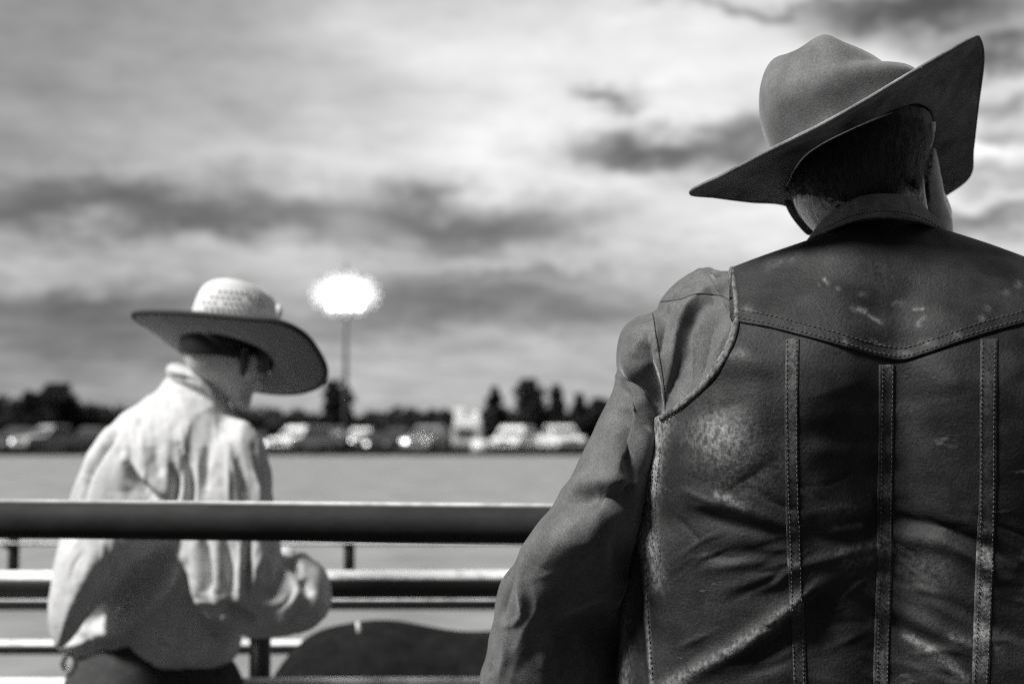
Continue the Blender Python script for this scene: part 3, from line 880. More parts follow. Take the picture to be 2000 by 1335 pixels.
    V = V + N * (vnoise(V, 45, 3) * 0.0009 + vnoise(V * np.array([1.0, 1, 0.5]), 20, 9) * 0.0022)[:, None]
    shirt = mesh_obj('shirt', V, Fc, M['shirt'], root)
    stree = bvh(V, Fc)
    stitches(stree, [(1286, 590), (1330, 584), (1360, 574), (1405, 577), (1426, 588)], 'stitching', shirt, pitch=5, dash=4.6, r=0.0006, off=0.0003, m=M['seam'], jitter=0.1)
    stitches(stree, [(1275, 612), (1285, 680), (1296, 745), (1300, 800)], 'stitching', shirt, pitch=5, dash=4.6, r=0.0006, off=0.0003, m=M['seam'], jitter=0.1)
    # ---- collar, folded over its band
    bot = pxring([(1578, 466, 1.575), (1610, 452, 1.53), (1660, 430, 1.485), (1715, 420, 1.468), (1770, 423, 1.475), (1815, 438, 1.51), (1850, 460, 1.56), (1842, 478, 1.64), (1715, 505, 1.69), (1588, 482, 1.65)])
    mid = pxring([(1592, 446, 1.565), (1625, 422, 1.525), (1665, 400, 1.490), (1712, 392, 1.475), (1766, 395, 1.483), (1810, 415, 1.515), (1846, 446, 1.56), (1836, 468, 1.63), (1715, 495, 1.67), (1597, 470, 1.63)])
    topr = pxring([(1604, 432, 1.562), (1632, 408, 1.530), (1668, 384, 1.500), (1712, 376, 1.487), (1764, 379, 1.494), (1806, 402, 1.522), (1838, 436, 1.558), (1830, 458, 1.62), (1715, 485, 1.655), (1606, 458, 1.62)])
    inn = pxring([(1610, 440, 1.566), (1638, 416, 1.540), (1670, 396, 1.512), (1712, 388, 1.500), (1762, 391, 1.506), (1802, 412, 1.530), (1832, 444, 1.562), (1824, 462, 1.61), (1715, 490, 1.645), (1612, 466, 1.61)])
    rings = interp_rings(bot, mid, 4) + interp_rings(mid, topr, 4)[1:] + interp_rings(topr, inn, 2)[1:]
    V2, F2 = ring_loft(rings)
    V2 = np.array(V2); V2 += (vnoise(V2 * np.array([1, 1, 4.0]), 30, 2) * 0.0016)[:, None] * np.array([0, -1, 0.4])
    col = solidify(subsurf(recalc(mesh_obj('collar', V2, F2, M['collar'], root)), 2), 0.003)
    ctree = bvh(V2, np.array([f for f in F2 if len(f) == 4]))
    stitches(ctree, [(1612, 446), (1660, 424), (1714, 413), (1768, 416), (1812, 431), (1840, 450)], 'stitching', col, pitch=7, dash=4, r=0.0005, off=0.001)
    # front points of the collar, seen past the neck on the left
    G, fcs = [], []
    fl_ = spline([(1532, 392), (1545, 392), (1560, 415), (1580, 440), (1586, 452), (1576, 458), (1555, 436), (1540, 414)], 4)
    a = np.array([P(x, y, 1.64) for x, y in fl_]); b2 = np.array([P(x + 2, y + 1, 1.652) for x, y in fl_])
    vv, ff = ring_loft([a, b2], True, True, True)
    recalc(mesh_obj('collar_point', vv, ff, M['felt_under'], col))
    # ---- body: one continuous figure, feet to head
    hc = P(1674, 300, 1.585)
    b = WVol((-0.1, 1.25, 0.0), (1.02, 2.25, 1.78), 0.0062)
    zx = lambda x, z, w=1.6: (x, w, z)
    cxm = root.location.x
    roll = rotm(0.18, math.radians(20), 0)
    nb = P(1722, 520, 1.60); nt = P(1700, 380, 1.575)
    b.cone(nb, nt, 0.062, 0.056, 0.02)
    b.ell(hc, (0.070, 0.096, 0.098), roll, 0.02)
    b.cone(P(1808, 290, 1.635), P(1832, 490, 1.66), 0.012, 0.018, 0.020); b.cone(P(1770, 330, 1.68), P(1810, 420, 1.70), 0.03, 0.03, 0.03)      # right cheek and jaw
    b.ell(P(1603, 396, 1.600), (0.020, 0.045, 0.034), rotm(0, math.radians(-36), 0), 0.014)     # left jaw
    b.ell(P(1700, 385, 1.70), (0.035, 0.03, 0.03), None, 0.03)       # chin
    b.ell(P(1690, 330, 1.715), (0.012, 0.02, 0.022), None, 0.015)    # nose
    for ex in (1655, 1725): b.ell(P(ex, 300, 1.682), (0.013, 0.01, 0.008), None, 0.003, cut=True)
    b.ell(P(1690, 362, 1.70), (0.024, 0.01, 0.004), None, 0.003, cut=True)
    # right ear, turned slightly out from the head; left ear
    er = rotm(0, math.radians(12), math.radians(-35))
    b.ell(P(1806, 264, 1.57), (0.010, 0.018, 0.033), er, 0.004); b.ell(P(1802, 264, 1.552), (0.006, 0.010, 0.020), er, 0.003, cut=True)
    # neck cords
    b.cone(P(1790, 455, 1.560), P(1765, 330, 1.550), 0.014, 0.016, 0.010); b.cone(P(1834, 475, 1.64), P(1832, 430, 1.66), 0.014, 0.015, 0.012)
    # trunk
    for z0, z1, r0, r1 in ((1.28, 1.15, 0.09, 0.10), (1.15, 0.95, 0.10, 0.10)):
        for sx in (-0.085, 0.085): b.cone((cxm + sx, 1.61, z0), (cxm + sx, 1.62, z1), r0, r1, 0.05)
    for sx in (-1, 1):
        sh = (cxm + sx * 0.17, 1.6, 1.32); X_ = 1745 + sx * 655
        mdl = P(1745 + sx * 610, 1040, 1.555); elb = P(1745 + sx * 672, 1375, 1.645); wr = Vector((cxm + sx * 0.14, 1.95, 1.10))
        b.cone((cxm, 1.61, 1.37), sh, 0.05, 0.045, 0.03); b.cone(sh, P(1745 + sx * 455, 730, 1.575), 0.045, 0.034, 0.02); b.cone(P(1745 + sx * 455, 730, 1.575), mdl, 0.034, 0.030, 0.01); b.cone(mdl, elb, 0.030, 0.028, 0.01); b.cone(elb, wr, 0.028, 0.024, 0.01)
        hand(b, wr, (-sx * 0.5, 0.85, 0.0), (0, 0.3, -1), 1.0, 1.0, sx)
        hp = (cxm + sx * 0.09, 1.62, 0.90); kn = (cxm + sx * 0.12, 1.66, 0.50); an = (cxm + sx * 0.14, 1.62, 0.10)
        b.cone(hp, kn, 0.095, 0.062, 0.04); b.cone(kn, an, 0.062, 0.042, 0.02); b.cone(an, (cxm + sx * 0.16, 1.80, 0.045), 0.042, 0.034, 0.02)
    b.ell(P(1796, 247, 1.530), (0.0085, 0.014, 0.018), rotm(0, math.radians(8), 0), 0.003); b.ell(P(1817, 256, 1.568), (0.005, 0.010, 0.026), rotm(0, math.radians(8), 0), 0.003)
    V, Fc = b.mesh(); V = relax(V, Fc, 2, 0.5)
    bo = mesh_obj('body', V, Fc, M['skin'], root)
    hx = [1520, 1560, 1610, 1660, 1700, 1740, 1758, 1772, 1784, 1796, 1812, 1822, 1835]; hy = [378, 386, 398, 420, 424, 420, 400, 366, 392, 420, 420, 300, 250]  # stubble edge lowered on the right to paint the neck groove's shade
    px, py = PX(V); ln = np.interp(px, hx, hy)
    add_attr(bo, 'stubble_shade', np.clip((ln + 22 - py + vnoise(V, 160, 5) * 8) / 46.0, 0, 1) * (V[:, 2] > 1.2) * (px < 1826) * 1.3 * ~((px > 1786) & (py < 290) & (V[:, 1] < 1.562)))
    # hair: short at the back of the head
    h = WVol(tuple(np.array(hc) - 0.16), tuple(np.array(hc) + 0.16), 0.004)
    h.ell(hc, (0.0738, 0.1, 0.110), roll, 0.0)
    h.cone(P(1680, 340, 1.545), P(1700, 372, 1.55), 0.054, 0.044, 0.03)
    V, Fc = h.mesh(); V = relax(V, Fc, 1, 0.5)
    px, py = PX(V)
    # hairline: keep what lies above it (geometry cut by pulling the rest under the skin)
    line = np.interp(px, [1520, 1560, 1610, 1660, 1700, 1740, 1758, 1772, 1784, 1796, 1812, 1822], [366, 370, 376, 388, 394, 390, 372, 340, 350, 370, 370, 290])  # right-hand dip also darkens the groove as painted shade
    dep = np.clip((py - line) / 26.0 + vnoise(V * np.array([1, 1, 0.3]), 420, 1) * 0.35, 0, 1); cen = np.array(hc)
    V[:, 2] = np.minimum(V[:, 2], P(1700, 205, 1.5).z); V = V + (cen - V) * (dep * 0.16)[:, None] + normals(V, Fc) * (vnoise(V * np.array([1, 1, 0.4]), 260, 4) * 0.0012)[:, None]
    Nh = normals(V, Fc); mb = MB(); top_z = P(1700, 205, 1.5).z; ok = np.nonzero((V[:, 2] < top_z - 0.012) & (dep < 0.35) & (V[:, 1] < hc[1] + 0.03))[0]
    for k in range(5200):    # cropped strands lying down towards the neck
        i = int(rng.choice(ok)); p = Vector(V[i]) + Vector((random.uniform(-.003, .003), 0, random.uniform(-.003, .003))); n_ = Vector(Nh[i])
        d_ = Vector((random.gauss(0, .25), random.gauss(0, .1), -1)); d_ = (d_ - n_ * d_.dot(n_)).normalized(); ln = random.uniform(.006, .014); w_ = d_.cross(n_) * random.uniform(.0003, .0006)
        mb.add([p + n_ * .0005 - w_, p + n_ * .0005 + w_, p + d_ * ln + n_ * random.uniform(.0008, .003)], [(0, 1, 2)])
    ho = mesh_obj('hair', V, Fc, M['hair'], root)
    st = mb.build('hair_strands', M['hair'], ho, False); st['kind'] = 'stuff'
    # ---- trousers and boots below the frame
    t = WVol((cxm - 0.28, 1.38, 0.05), (cxm + 0.28, 1.86, 1.04), 0.009)
    for sx in (-1, 1):
        hp = (cxm + sx * 0.09, 1.62, 0.92); kn = (cxm + sx * 0.12, 1.66, 0.50); an = (cxm + sx * 0.14, 1.63, 0.13)
        t.cone(hp, kn, 0.118, 0.085, 0.04); t.cone(kn, an, 0.085, 0.075, 0.02)
    t.cone((cxm - 0.08, 1.61, 0.96), (cxm + 0.08, 1.61, 0.96), 0.13, 0.13, 0.05)
    V, Fc = t.mesh(); mesh_obj('trousers', V, Fc, M['denim'], root)
    for sx in (-1, 1):
        t = WVol((cxm + sx * 0.15 - 0.1, 1.5, 0.0), (cxm + sx * 0.15 + 0.1, 1.98, 0.3), 0.006)
        t.cone((cxm + sx * 0.14, 1.62, 0.24), (cxm + sx * 0.14, 1.62, 0.08), 0.058, 0.05, 0.02); t.cone((cxm + sx * 0.14, 1.62, 0.06), (cxm + sx * 0.17, 1.88, 0.045), 0.048, 0.032, 0.02)
        V, Fc = t.mesh(); V[:, 2] = np.maximum(V[:, 2], 0.004); mesh_obj('boot', V, Fc, M['boot'], root)
    return root

def brim_surface(outer, inner, n=10, sag=0.0, sub=8):
    o = pxring(outer, sub); i = pxring(inner, sub)
    r = []
    for k in range(n + 1):
        t = k / n; q = i * (1 - t) + o * t
        q[:, 2] += sag * math.sin(t * PI)
        r.append(q)
    return ring_loft(r)

def build_man_hat(root):
    hat = empty('hat', P(1650, 250, 1.57) - root.location); hat.parent = root
    outer = [(1349, 375, 1.53), (1420, 338, 1.475), (1500, 296, 1.44), (1600, 246, 1.415), (1690, 196, 1.41), (1770, 148, 1.42), (1840, 108, 1.45), (1897, 76, 1.49), (1913, 78, 1.52), (1919, 120, 1.55),
             (1908, 210, 1.61), (1899, 290, 1.67), (1893, 342, 1.71), (1850, 378, 1.75), (1780, 415, 1.77), (1690, 440, 1.78), (1600, 425, 1.74), (1530, 398, 1.67), (1470, 393, 1.61), (1400, 384, 1.56)]
    inner = [(1541, 352, 1.575), (1549, 330, 1.55), (1572, 300, 1.52), (1612, 272, 1.497), (1655, 250, 1.487), (1700, 231, 1.482), (1745, 215, 1.486), (1785, 207, 1.50), (1812, 214, 1.525), (1820, 230, 1.55),
             (1823, 250, 1.575), (1822, 270, 1.60), (1816, 290, 1.63), (1800, 312, 1.65), (1760, 335, 1.665), (1700, 360, 1.67), (1640, 375, 1.66), (1590, 380, 1.64), (1552, 374, 1.615), (1535, 364, 1.595)]
    V, Fc = brim_surface(outer, inner, 14, 0.004)
    V = np.array(V); V[:, 2] += vnoise(V, 14, 6) * 0.003 + vnoise(V, 34, 2) * 0.001
    brim = recalc(mesh_obj('brim', V, Fc, [M['felt_under'], M['felt_under']], hat))
    brim.data.update()
    solidify(brim, 0.0036, 0); subsurf(brim, 1)
    o = pxring(outer, 8)
    V, Fc = tube([tuple(q) for q in o] + [tuple(o[0])], 0.0022, 6, caps=False)
    mesh_obj('brim_edge', V, Fc, M['felt_under'], brim)
    # crown: stacked ovals, pinched and creased on top
    def oval(cx, cy, hx, hy, w, dep, tilt=0.0, n=64, flat=None):
        pts = []
        for k in range(n):
            a = 2 * PI * k / n; c, s_ = math.cos(a), math.sin(a)
            p = P(cx + hx * c, cy + hy * c, w)
            p = p + Vector((0, dep * s_, tilt * s_))
            pts.append(p)
        return np.array(pts)
    ir = spline(inner, 16); L_ = len(ir); r0 = []
    for k in range(64):          # the crown grows straight out of the brim opening
        q = ir[int(((k - 32) % 64) / 64 * L_) % L_]; r0.append(P(*q))
    r0a = np.array(r0); c0 = r0a.mean(0); sb = [c0 + (r0a - c0) * k_ + np.array([dx_, 0, dz_]) for k_, dx_, dz_ in ((0.992, 0, -0.004), (0.975, 0, 0.002), (0.95, 0, 0.008))]
    Vs, Fs = ring_loft(sb); mesh_obj('sweatband', Vs, Fs, M['binding'], hat)
    rs = [np.array(r0) + np.array([0, 0, 0.003]), oval(1662, 248, 143, -58, 1.574, 0.090, -0.010), oval(1650, 222, 147, -54, 1.572, 0.092, -0.010), oval(1636, 195, 150, -42, 1.57, 0.094, -0.008), oval(1622, 165, 138, -24, 1.57, 0.089),
          oval(1617, 158, 131, -6, 1.57, 0.083)]
    # rim of the top: the outline seen from behind, low at the left, a peak, then falling to the right
    topo = [(1488, 126), (1500, 112), (1520, 105), (1545, 90), (1565, 72), (1588, 62), (1620, 77), (1660, 92), (1700, 110), (1728, 132), (1742, 150)]
    tl = spline(topo, 6, False)
    def own(x, y, dy):
        c_ = P(x, y, 1.57); q_ = P(x, y, 1.57 + dy); return Vector((c_.x, q_.y, min(c_.z, q_.z)))
    n = 64; r1 = []; r2 = []; r3 = []
    for k in range(n):
        a = 2 * PI * k / n; c, s_ = math.cos(a), math.sin(a)
        x = 1616 + 120 * c
        y = float(np.interp(x, tl[:, 0], tl[:, 1]))
        side = abs(c)
        r1.append(own(x, y + 14 - 6 * (1 - side), 0.078 * s_))
        x2 = 1612 + 98 * c; y2 = float(np.interp(x2, tl[:, 0], tl[:, 1]))
        r2.append(own(x2, y2, 0.060 * s_))
        x3 = 1610 + 55 * c; y3 = float(np.interp(x3, tl[:, 0], tl[:, 1]))
        r3.append(own(x3, y3 + 22, 0.042 * s_))
    rs += [np.array(r1), np.array(r2), np.array(r3)]
    V, Fc = ring_loft(rs, True, True)
    crown = recalc(mesh_obj('crown', V, Fc, M['felt'], hat)); subsurf(crown, 2)
    Vc = np.array([v.co for v in crown.data.vertices])
# ================================================================== the boy beyond the rail
def build_boy():
    bx = P(300, 848, 2.76).x
    root = empty('person', (bx, 2.80, 0))
    tag(root, 'boy in a pale long-sleeved shirt and straw hat leaning on the fence rails', 'person')
    g = Vol(70, 670, 690, 1345, 2.46, 3.0, 3.0, 0.004)
    torso = [(338, 733), (302, 764), (246, 803), (203, 845), (188, 900), (182, 1000), (182, 1100), (160, 1190), (130, 1240), (112, 1262), (150, 1286), (240, 1308), (320, 1330), (345, 1332), (420, 1306), (462, 1282),
             (474, 1230), (478, 1120), (505, 980), (518, 890), (492, 832), (452, 800), (436, 770), (395, 742)]
    wl = lambda X, Y: 0.19 * np.clip((Y - 980) / 260.0, 0, 1) ** 1.2 + 0.05 * np.exp(-((Y - 690) / 90.0) ** 2)
    g.inflate(torso, 2.72, 0.115, 165, n=2.2, wfun=wl)
    larm = [(205, 838), (176, 876), (158, 915), (142, 960), (126, 1020), (112, 1080), (102, 1140), (94, 1200), (98, 1240), (112, 1264), (138, 1250), (180, 1196), (238, 1132), (292, 1086), (318, 1030), (318, 960), (290, 880), (250, 828)]
    g.inflate(larm, 2.685, 0.068, 88, n=2.1, k=0.012)
    rarm = [(468, 822), (498, 838), (519, 872), (530, 930), (536, 1000), (548, 1070), (552, 1110), (535, 1165), (500, 1200), (450, 1218), (420, 1214), (396, 1192), (376, 1150), (358, 1100), (346, 1050), (350, 980), (372, 900), (420, 850)]
    g.inflate(rarm, 2.665, 0.072, 92, n=2.1, k=0.012)
    fore = [(500, 1092), (532, 1076), (560, 1086), (592, 1080), (618, 1094), (638, 1122), (647, 1160), (643, 1190), (622, 1216), (584, 1236), (530, 1246), (490, 1246), (462, 1228), (452, 1200), (465, 1150)]
    g.inflate(fore, 2.695, 0.070, 72, n=2.1, k=0.010)
    colr = [(330, 736), (327, 718), (342, 709), (376, 711), (408, 726), (432, 752), (442, 784), (442, 806), (400, 790), (350, 756)]
    g.inflate(colr, 2.73, 0.085, 55, n=2.2, k=0.008)
    V, Fc = g.mesh(); Fc = orient(V, Fc); V = relax(V, Fc, 2, 0.5)
    s = [
        ([(234, 828), (205, 872), (178, 915), (160, 950), (148, 985)], 8, -0.022, 0.4), ([(165, 930), (152, 965), (142, 1000), (130, 1060)], 12, -0.022, 0.5),
        ([(252, 908), (268, 938), (290, 962), (312, 985)], 9, -0.03, 0.3), ([(262, 905), (290, 938), (325, 970)], 9, 0.010, 0.5),
        ([(337, 915), (343, 945), (338, 985)], 9, -0.028, 0.3), ([(300, 870), (304, 900), (318, 930)], 11, -0.010, 0.6),
        ([(350, 872), (366, 905), (374, 950), (370, 990)], 8, -0.020, 0.4), ([(325, 850), (330, 900), (328, 950)], 10, 0.006, 0.6), ([(410, 870), (402, 910), (402, 960)], 8, -0.010, 0.5),
        ([(385, 880), (386, 930), (384, 990)], 9, 0.007, 0.5), ([(450, 860), (470, 910), (486, 970)], 10, -0.006, 0.6), ([(430, 850), (448, 920), (450, 1000)], 10, 0.005, 0.5),
        ([(500, 890), (505, 960), (515, 1040)], 9, 0.005, 0.5), ([(290, 820), (285, 880), (270, 960)], 22, 0.006, 0.7), ([(240, 880), (235, 960)], 20, 0.006, 0.7),
        ([(395, 1050), (402, 1110), (412, 1170)], 8, -0.010, 0.5), ([(375, 1060), (388, 1130), (404, 1190)], 9, 0.006, 0.5), ([(420, 1050), (428, 1110), (425, 1160)], 10, 0.008, 0.5),
        ([(400, 1060), (410, 1120), (404, 1150)], 8, -0.012, 0.4), ([(442, 1060), (450, 1110), (452, 1165)], 9, -0.013, 0.4), ([(465, 1060), (468, 1120), (466, 1180)], 9, 0.008, 0.5), ([(487, 1060), (484, 1110), (482, 1165)], 8, -0.020, 0.3),
        ([(505, 1060), (500, 1110), (498, 1150)], 9, 0.006, 0.5), ([(553, 1090), (572, 1108), (590, 1138), (602, 1152)], 9, -0.022, 0.3), ([(590, 1130), (598, 1150)], 10, -0.008, 0.5),
        ([(556, 1095), (578, 1120), (585, 1150), (575, 1185)], 10, 0.008, 0.5), ([(600, 1180), (575, 1205), (560, 1228)], 6, -0.010, 0.5), ([(528, 1078), (535, 1090)], 6, -0.004, 0.3),
        ([(440, 1186), (468, 1200), (500, 1218)], 11, -0.022, 0.3), ([(385, 1186), (420, 1195), (460, 1188)], 9, -0.012, 0.5), ([(390, 1200), (410, 1210), (440, 1212)], 6, 0.008, 0.4),
        ([(480, 1170), (510, 1180), (550, 1172)], 12, 0.006, 0.5), ([(500, 1160), (530, 1150)], 12, -0.006, 0.5),
        # lower back: hollow sides and one full hanging fold
        ([(318, 1090), (260, 1140), (215, 1190), (165, 1240)], 22, -0.024, 0.4), ([(345, 1095), (330, 1135), (280, 1180), (215, 1222), (170, 1236)], 18, 0.034, 0.4),
        ([(330, 1070), (310, 1110), (290, 1140)], 20, -0.014, 0.5), ([(355, 1110), (330, 1200), (318, 1260)], 22, -0.018, 0.5), ([(380, 1200), (420, 1240), (455, 1260)], 26, -0.030, 0.4),
        ([(352, 1160), (346, 1230), (352, 1300)], 42, 0.046, 0.5), ([(180, 1262), (240, 1266), (290, 1252)], 16, -0.022, 0.5), ([(225, 1180), (255, 1165), (290, 1190)], 20, 0.008, 0.6),
        ([(170, 1282), (260, 1302), (340, 1320), (440, 1290)], 7, 0.008, 0.4), ([(250, 1290), (300, 1296)], 10, 0.014, 0.5),
        ([(332, 735), (380, 742), (430, 775)], 5, -0.006, 0.5), ([(120, 1080), (112, 1160), (108, 1230)], 12, 0.004, 0.5), ([(220, 1040), (190, 1090), (160, 1150)], 20, 0.006, 0.6),
    ]
    for k in range(70):      # small irregular creases running with the cloth
        x, y, ln, tl = random.choice(((230, 860, 90, .1), (300, 830, 110, 0), (380, 860, 120, .05), (450, 880, 120, .12), (430, 1090, 90, .1), (500, 1100, 80, -.05), (180, 1090, 110, -.25), (560, 1150, 60, -.5), (340, 1200, 80, -.3)))
        x += random.gauss(0, 34); y += random.gauss(0, 30); ln *= random.uniform(.4, 1); dx = tl * ln + random.gauss(0, 8)
        s.append(([(x, y), (x + dx * .4 + random.gauss(0, 4), y + ln * .5), (x + dx, y + ln)], random.uniform(3.5, 7), random.choice((-1, 1)) * random.uniform(.0015, .0045), .7))
    V = strokes(V, Fc, s, 0.1, 2.3); N = normals(V, Fc)
    V = V + N * (vnoise(V * np.array([1.6, 1, 0.5]), 30, 3) * 0.003 + vnoise(V, 70, 5) * 0.0008)[:, None]
    V = relax(V, Fc, 1, 0.4)
    shirt = mesh_obj('shirt', V, Fc, M['white_shirt'], root)
    # ---- body
    b = WVol((bx - 0.42, 2.30, 0.0), (bx + 0.52, 3.35, 1.62), 0.0065)
    hc = P(440, 672, 2.70); rl = rotm(0.3, math.radians(12), math.radians(-35))
    b.ell(hc, (0.070, 0.086, 0.082), rl, 0.02); b.cone(P(392, 800, 2.76), P(418, 725, 2.745), 0.040, 0.044, 0.01)
    b.ell(P(468, 735, 2.72), (0.034, 0.055, 0.042), rl, 0.02); b.ell(P(472, 786, 2.72), (0.018, 0.026, 0.018), None, 0.02)
    b.cone(P(468, 760, 2.735), P(472, 788, 2.74), 0.020, 0.012, 0.01)
    b.ell(P(505, 742, 2.75), (0.014, 0.018, 0.02), None, 0.01); b.ell(P(498, 722, 2.742), (0.012, 0.012, 0.010), None, 0.003, cut=True)
    er = rotm(0, math.radians(14), math.radians(-20))
    b.ell(P(490, 716, 2.625), (0.012, 0.012, 0.026), er, 0.004); b.ell(P(489, 716, 2.612), (0.006, 0.006, 0.015), er, 0.003, cut=True)
    b.cone(P(360, 950, 2.78), (bx - 0.02, 2.93, 0.88), 0.08, 0.07, 0.03); b.cone(P(270, 870, 2.76), P(440, 880, 2.76), 0.045, 0.045, 0.03); b.cone(P(392, 790, 2.77), P(370, 900, 2.78), 0.035, 0.05, 0.02)
    wl_ = Vector((bx - 0.05, 3.02, 0.99)); wr_ = Vector((bx + 0.22, 3.00, 0.995))
    b.cone(P(235, 880, 2.74), P(138, 1190, 2.70), 0.028, 0.020, 0.01); b.cone(P(138, 1190, 2.70), wl_, 0.022, 0.022, 0.01)
    b.cone(P(460, 900, 2.72), P(450, 1160, 2.69), 0.032, 0.026, 0.01); b.cone(P(450, 1160, 2.69), P(560, 1155, 2.75), 0.024, 0.022, 0.01); b.cone(P(560, 1155, 2.75), wr_, 0.022, 0.022, 0.01)
    hand(b, wl_, (0.8, 0.5, 0), (0, 0.2, -1), 0.82, 0.9, 1); hand(b, wr_, (-0.7, 0.6, 0), (0, 0.2, -1), 0.82, 0.9, -1)
    for sx in (-1, 1):
        hp = (bx + sx * 0.06 - 0.02, 2.93, 0.76); kn = (bx + sx * 0.09, 2.86, 0.42); an = (bx + sx * 0.10, 2.88, 0.08)
        b.cone(hp, kn, 0.065, 0.045, 0.04); b.cone(kn, an, 0.045, 0.036, 0.02); b.cone(an, (bx + sx * 0.12, 3.03, 0.04), 0.035, 0.028, 0.02)
    V, Fc = b.mesh(); V = relax(V, Fc, 2, 0.5); mesh_obj('body', V, Fc, M['skin_boy'], root)
    # ---- hair
    h = WVol(tuple(np.array(hc) - 0.15), tuple(np.array(hc) + 0.15), 0.0045)
    h.ell(hc, (0.076, 0.092, 0.088), rl, 0.0)
    h.cone(P(479, 690, 2.605), P(476, 730, 2.622), 0.009, 0.004, 0.01); h.cone(P(514, 690, 2.63), P(516, 722, 2.66), 0.014, 0.010, 0.01); h.cone(P(505, 700, 2.68), P(524, 712, 2.68), 0.022, 0.014, 0.01)
    V, Fc = h.mesh(); px, py = PX(V)
    line = np.interp(px, [340, 360, 400, 440, 468, 472, 484, 488, 502, 506, 530], [680, 690, 692, 696, 700, 734, 736, 700, 700, 738, 735])
    dep = np.clip((py - line) / 8.0 + vnoise(V, 160, 1) * 0.3, 0, 1); cen = np.array(hc)
    V = V + (cen - V) * (dep * 0.22)[:, None]
    mesh_obj('hair', V, Fc, M['hair'], root)
    # ---- trousers, belt, boots
    t = WVol((bx - 0.30, 2.60, 0.08), (bx + 0.30, 3.14, 0.90), 0.007)
    t.ell((bx - 0.045, 2.92, 0.73), (0.165, 0.115, 0.13), None, 0.03)
    for sx in (-1, 1):
        hp = (bx + sx * 0.075 - 0.02, 2.92, 0.72); kn = (bx + sx * 0.09, 2.86, 0.42); an = (bx + sx * 0.10, 2.87, 0.11)
        t.cone(hp, kn, 0.098, 0.07, 0.04); t.cone(kn, an, 0.07, 0.062, 0.02)
    V, Fc = t.mesh(); V = V + normals(V, Fc) * (vnoise(V * np.array([1, 1, 0.6]), 28, 2) * 0.004)[:, None]
    tr = mesh_obj('trousers', V, Fc, M['denim'], root)
    tree = bvh(V, Fc)
    # buckle ring and pale lacing at the hip
    pts = []
    for (x, y) in ((128, 1308), (122, 1294), (128, 1280), (140, 1276), (148, 1286), (146, 1300), (138, 1312), (132, 1318)):
        pts.append(P(x, y, 2.705))
    mesh_obj('belt_ring', *tube(pts, 0.0055, 8), M['metal_buckle'], root)
    for sx in (-1, 1):
        t = WVol((bx + sx * 0.11 - 0.08, 2.78, 0.0), (bx + sx * 0.11 + 0.08, 3.12, 0.26), 0.006)
        t.cone((bx + sx * 0.10, 2.88, 0.2), (bx + sx * 0.10, 2.88, 0.07), 0.048, 0.042, 0.02); t.cone((bx + sx * 0.10, 2.88, 0.05), (bx + sx * 0.13, 3.06, 0.04), 0.042, 0.028, 0.02)
        V, Fc = t.mesh(); V[:, 2] = np.maximum(V[:, 2], 0.004); mesh_obj('boot', V, Fc, M['boot'], root)
    # ---- straw hat
    hat = empty('hat', P(450, 640, 2.67) - root.location); hat.parent = root
    outer = [(261, 614, 2.69), (330, 610, 2.60), (400, 614, 2.55), (470, 620, 2.52), (540, 627, 2.51), (590, 650, 2.53), (620, 685, 2.58), (636, 722, 2.64), (628, 748, 2.70), (600, 762, 2.75), (560, 767, 2.79), (510, 763, 2.83), (450, 750, 2.86), (395, 716, 2.85), (348, 680, 2.80), (305, 648, 2.75)]
    inner = [(356, 670, 2.675), (361, 656, 2.65), (385, 648, 2.62), (430, 652, 2.595), (480, 666, 2.59), (515, 683, 2.605), (533, 702, 2.635), (531, 722, 2.675), (505, 735, 2.72), (460, 735, 2.75), (410, 715, 2.745), (372, 690, 2.715)]
    o = pxring(outer, 8); i_ = pxring(inner, 1)
    i_ = np.array([P(*q) for q in spline(inner, 8)]); 
    m = len(o); idx = np.linspace(0, len(i_), m, endpoint=False); i2 = np.stack([np.interp(idx, np.arange(len(i_) + 1), np.append(i_[:, q], i_[0, q])) for q in range(3)], 1)
    rings = []
    for k in range(11):
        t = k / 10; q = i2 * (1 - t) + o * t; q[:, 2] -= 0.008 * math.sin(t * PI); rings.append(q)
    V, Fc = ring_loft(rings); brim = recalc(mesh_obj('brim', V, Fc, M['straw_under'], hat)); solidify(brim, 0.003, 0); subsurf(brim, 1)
    V, Fc = tube([tuple(q) for q in o] + [tuple(o[0])], 0.0052, 8, caps=False); mesh_obj('brim_binding', V, Fc, M['binding'], brim)
    topo = spline([(374, 625), (376, 600), (386, 578), (408, 555), (448, 545), (495, 553), (528, 572), (546, 596), (551, 625)], 6, False)
    n = 56; rs = []
    for (hx, fr, dep) in ((90, None, 0.095), (88, 0.25, 0.094), (86, 0.5, 0.090), (82, 0.75, 0.082), (70, 1.0, 0.068), (48, 1.0, 0.045)):
        r = []
        for k in range(n):
            a = 2 * PI * k / n; c, s_ = math.cos(a), math.sin(a); x = 462 + hx * c
            if fr is None:
                q = i_[int(((k - n // 2) % n) / n * len(i_)) % len(i_)]; r.append(Vector(q) + Vector((0, 0, 0.003))); continue
            else:
                yt = float(np.interp(x, topo[:, 0], topo[:, 1])); y = (650 + 12 * c) * (1 - fr) + (yt + (10 if hx == 48 else 0)) * fr
            r.append(P(x, y, 2.67) + Vector((0, dep * s_, 0)))
        rs.append(np.array(r))
    V, Fc = ring_loft(rs, True, True); crown = recalc(mesh_obj('crown', V, Fc, M['straw'], hat)); subsurf(crown, 2)
    tr_ = bvh(np.array(V), np.array([f for f in Fc if len(f) == 4]))
    mb = MB()
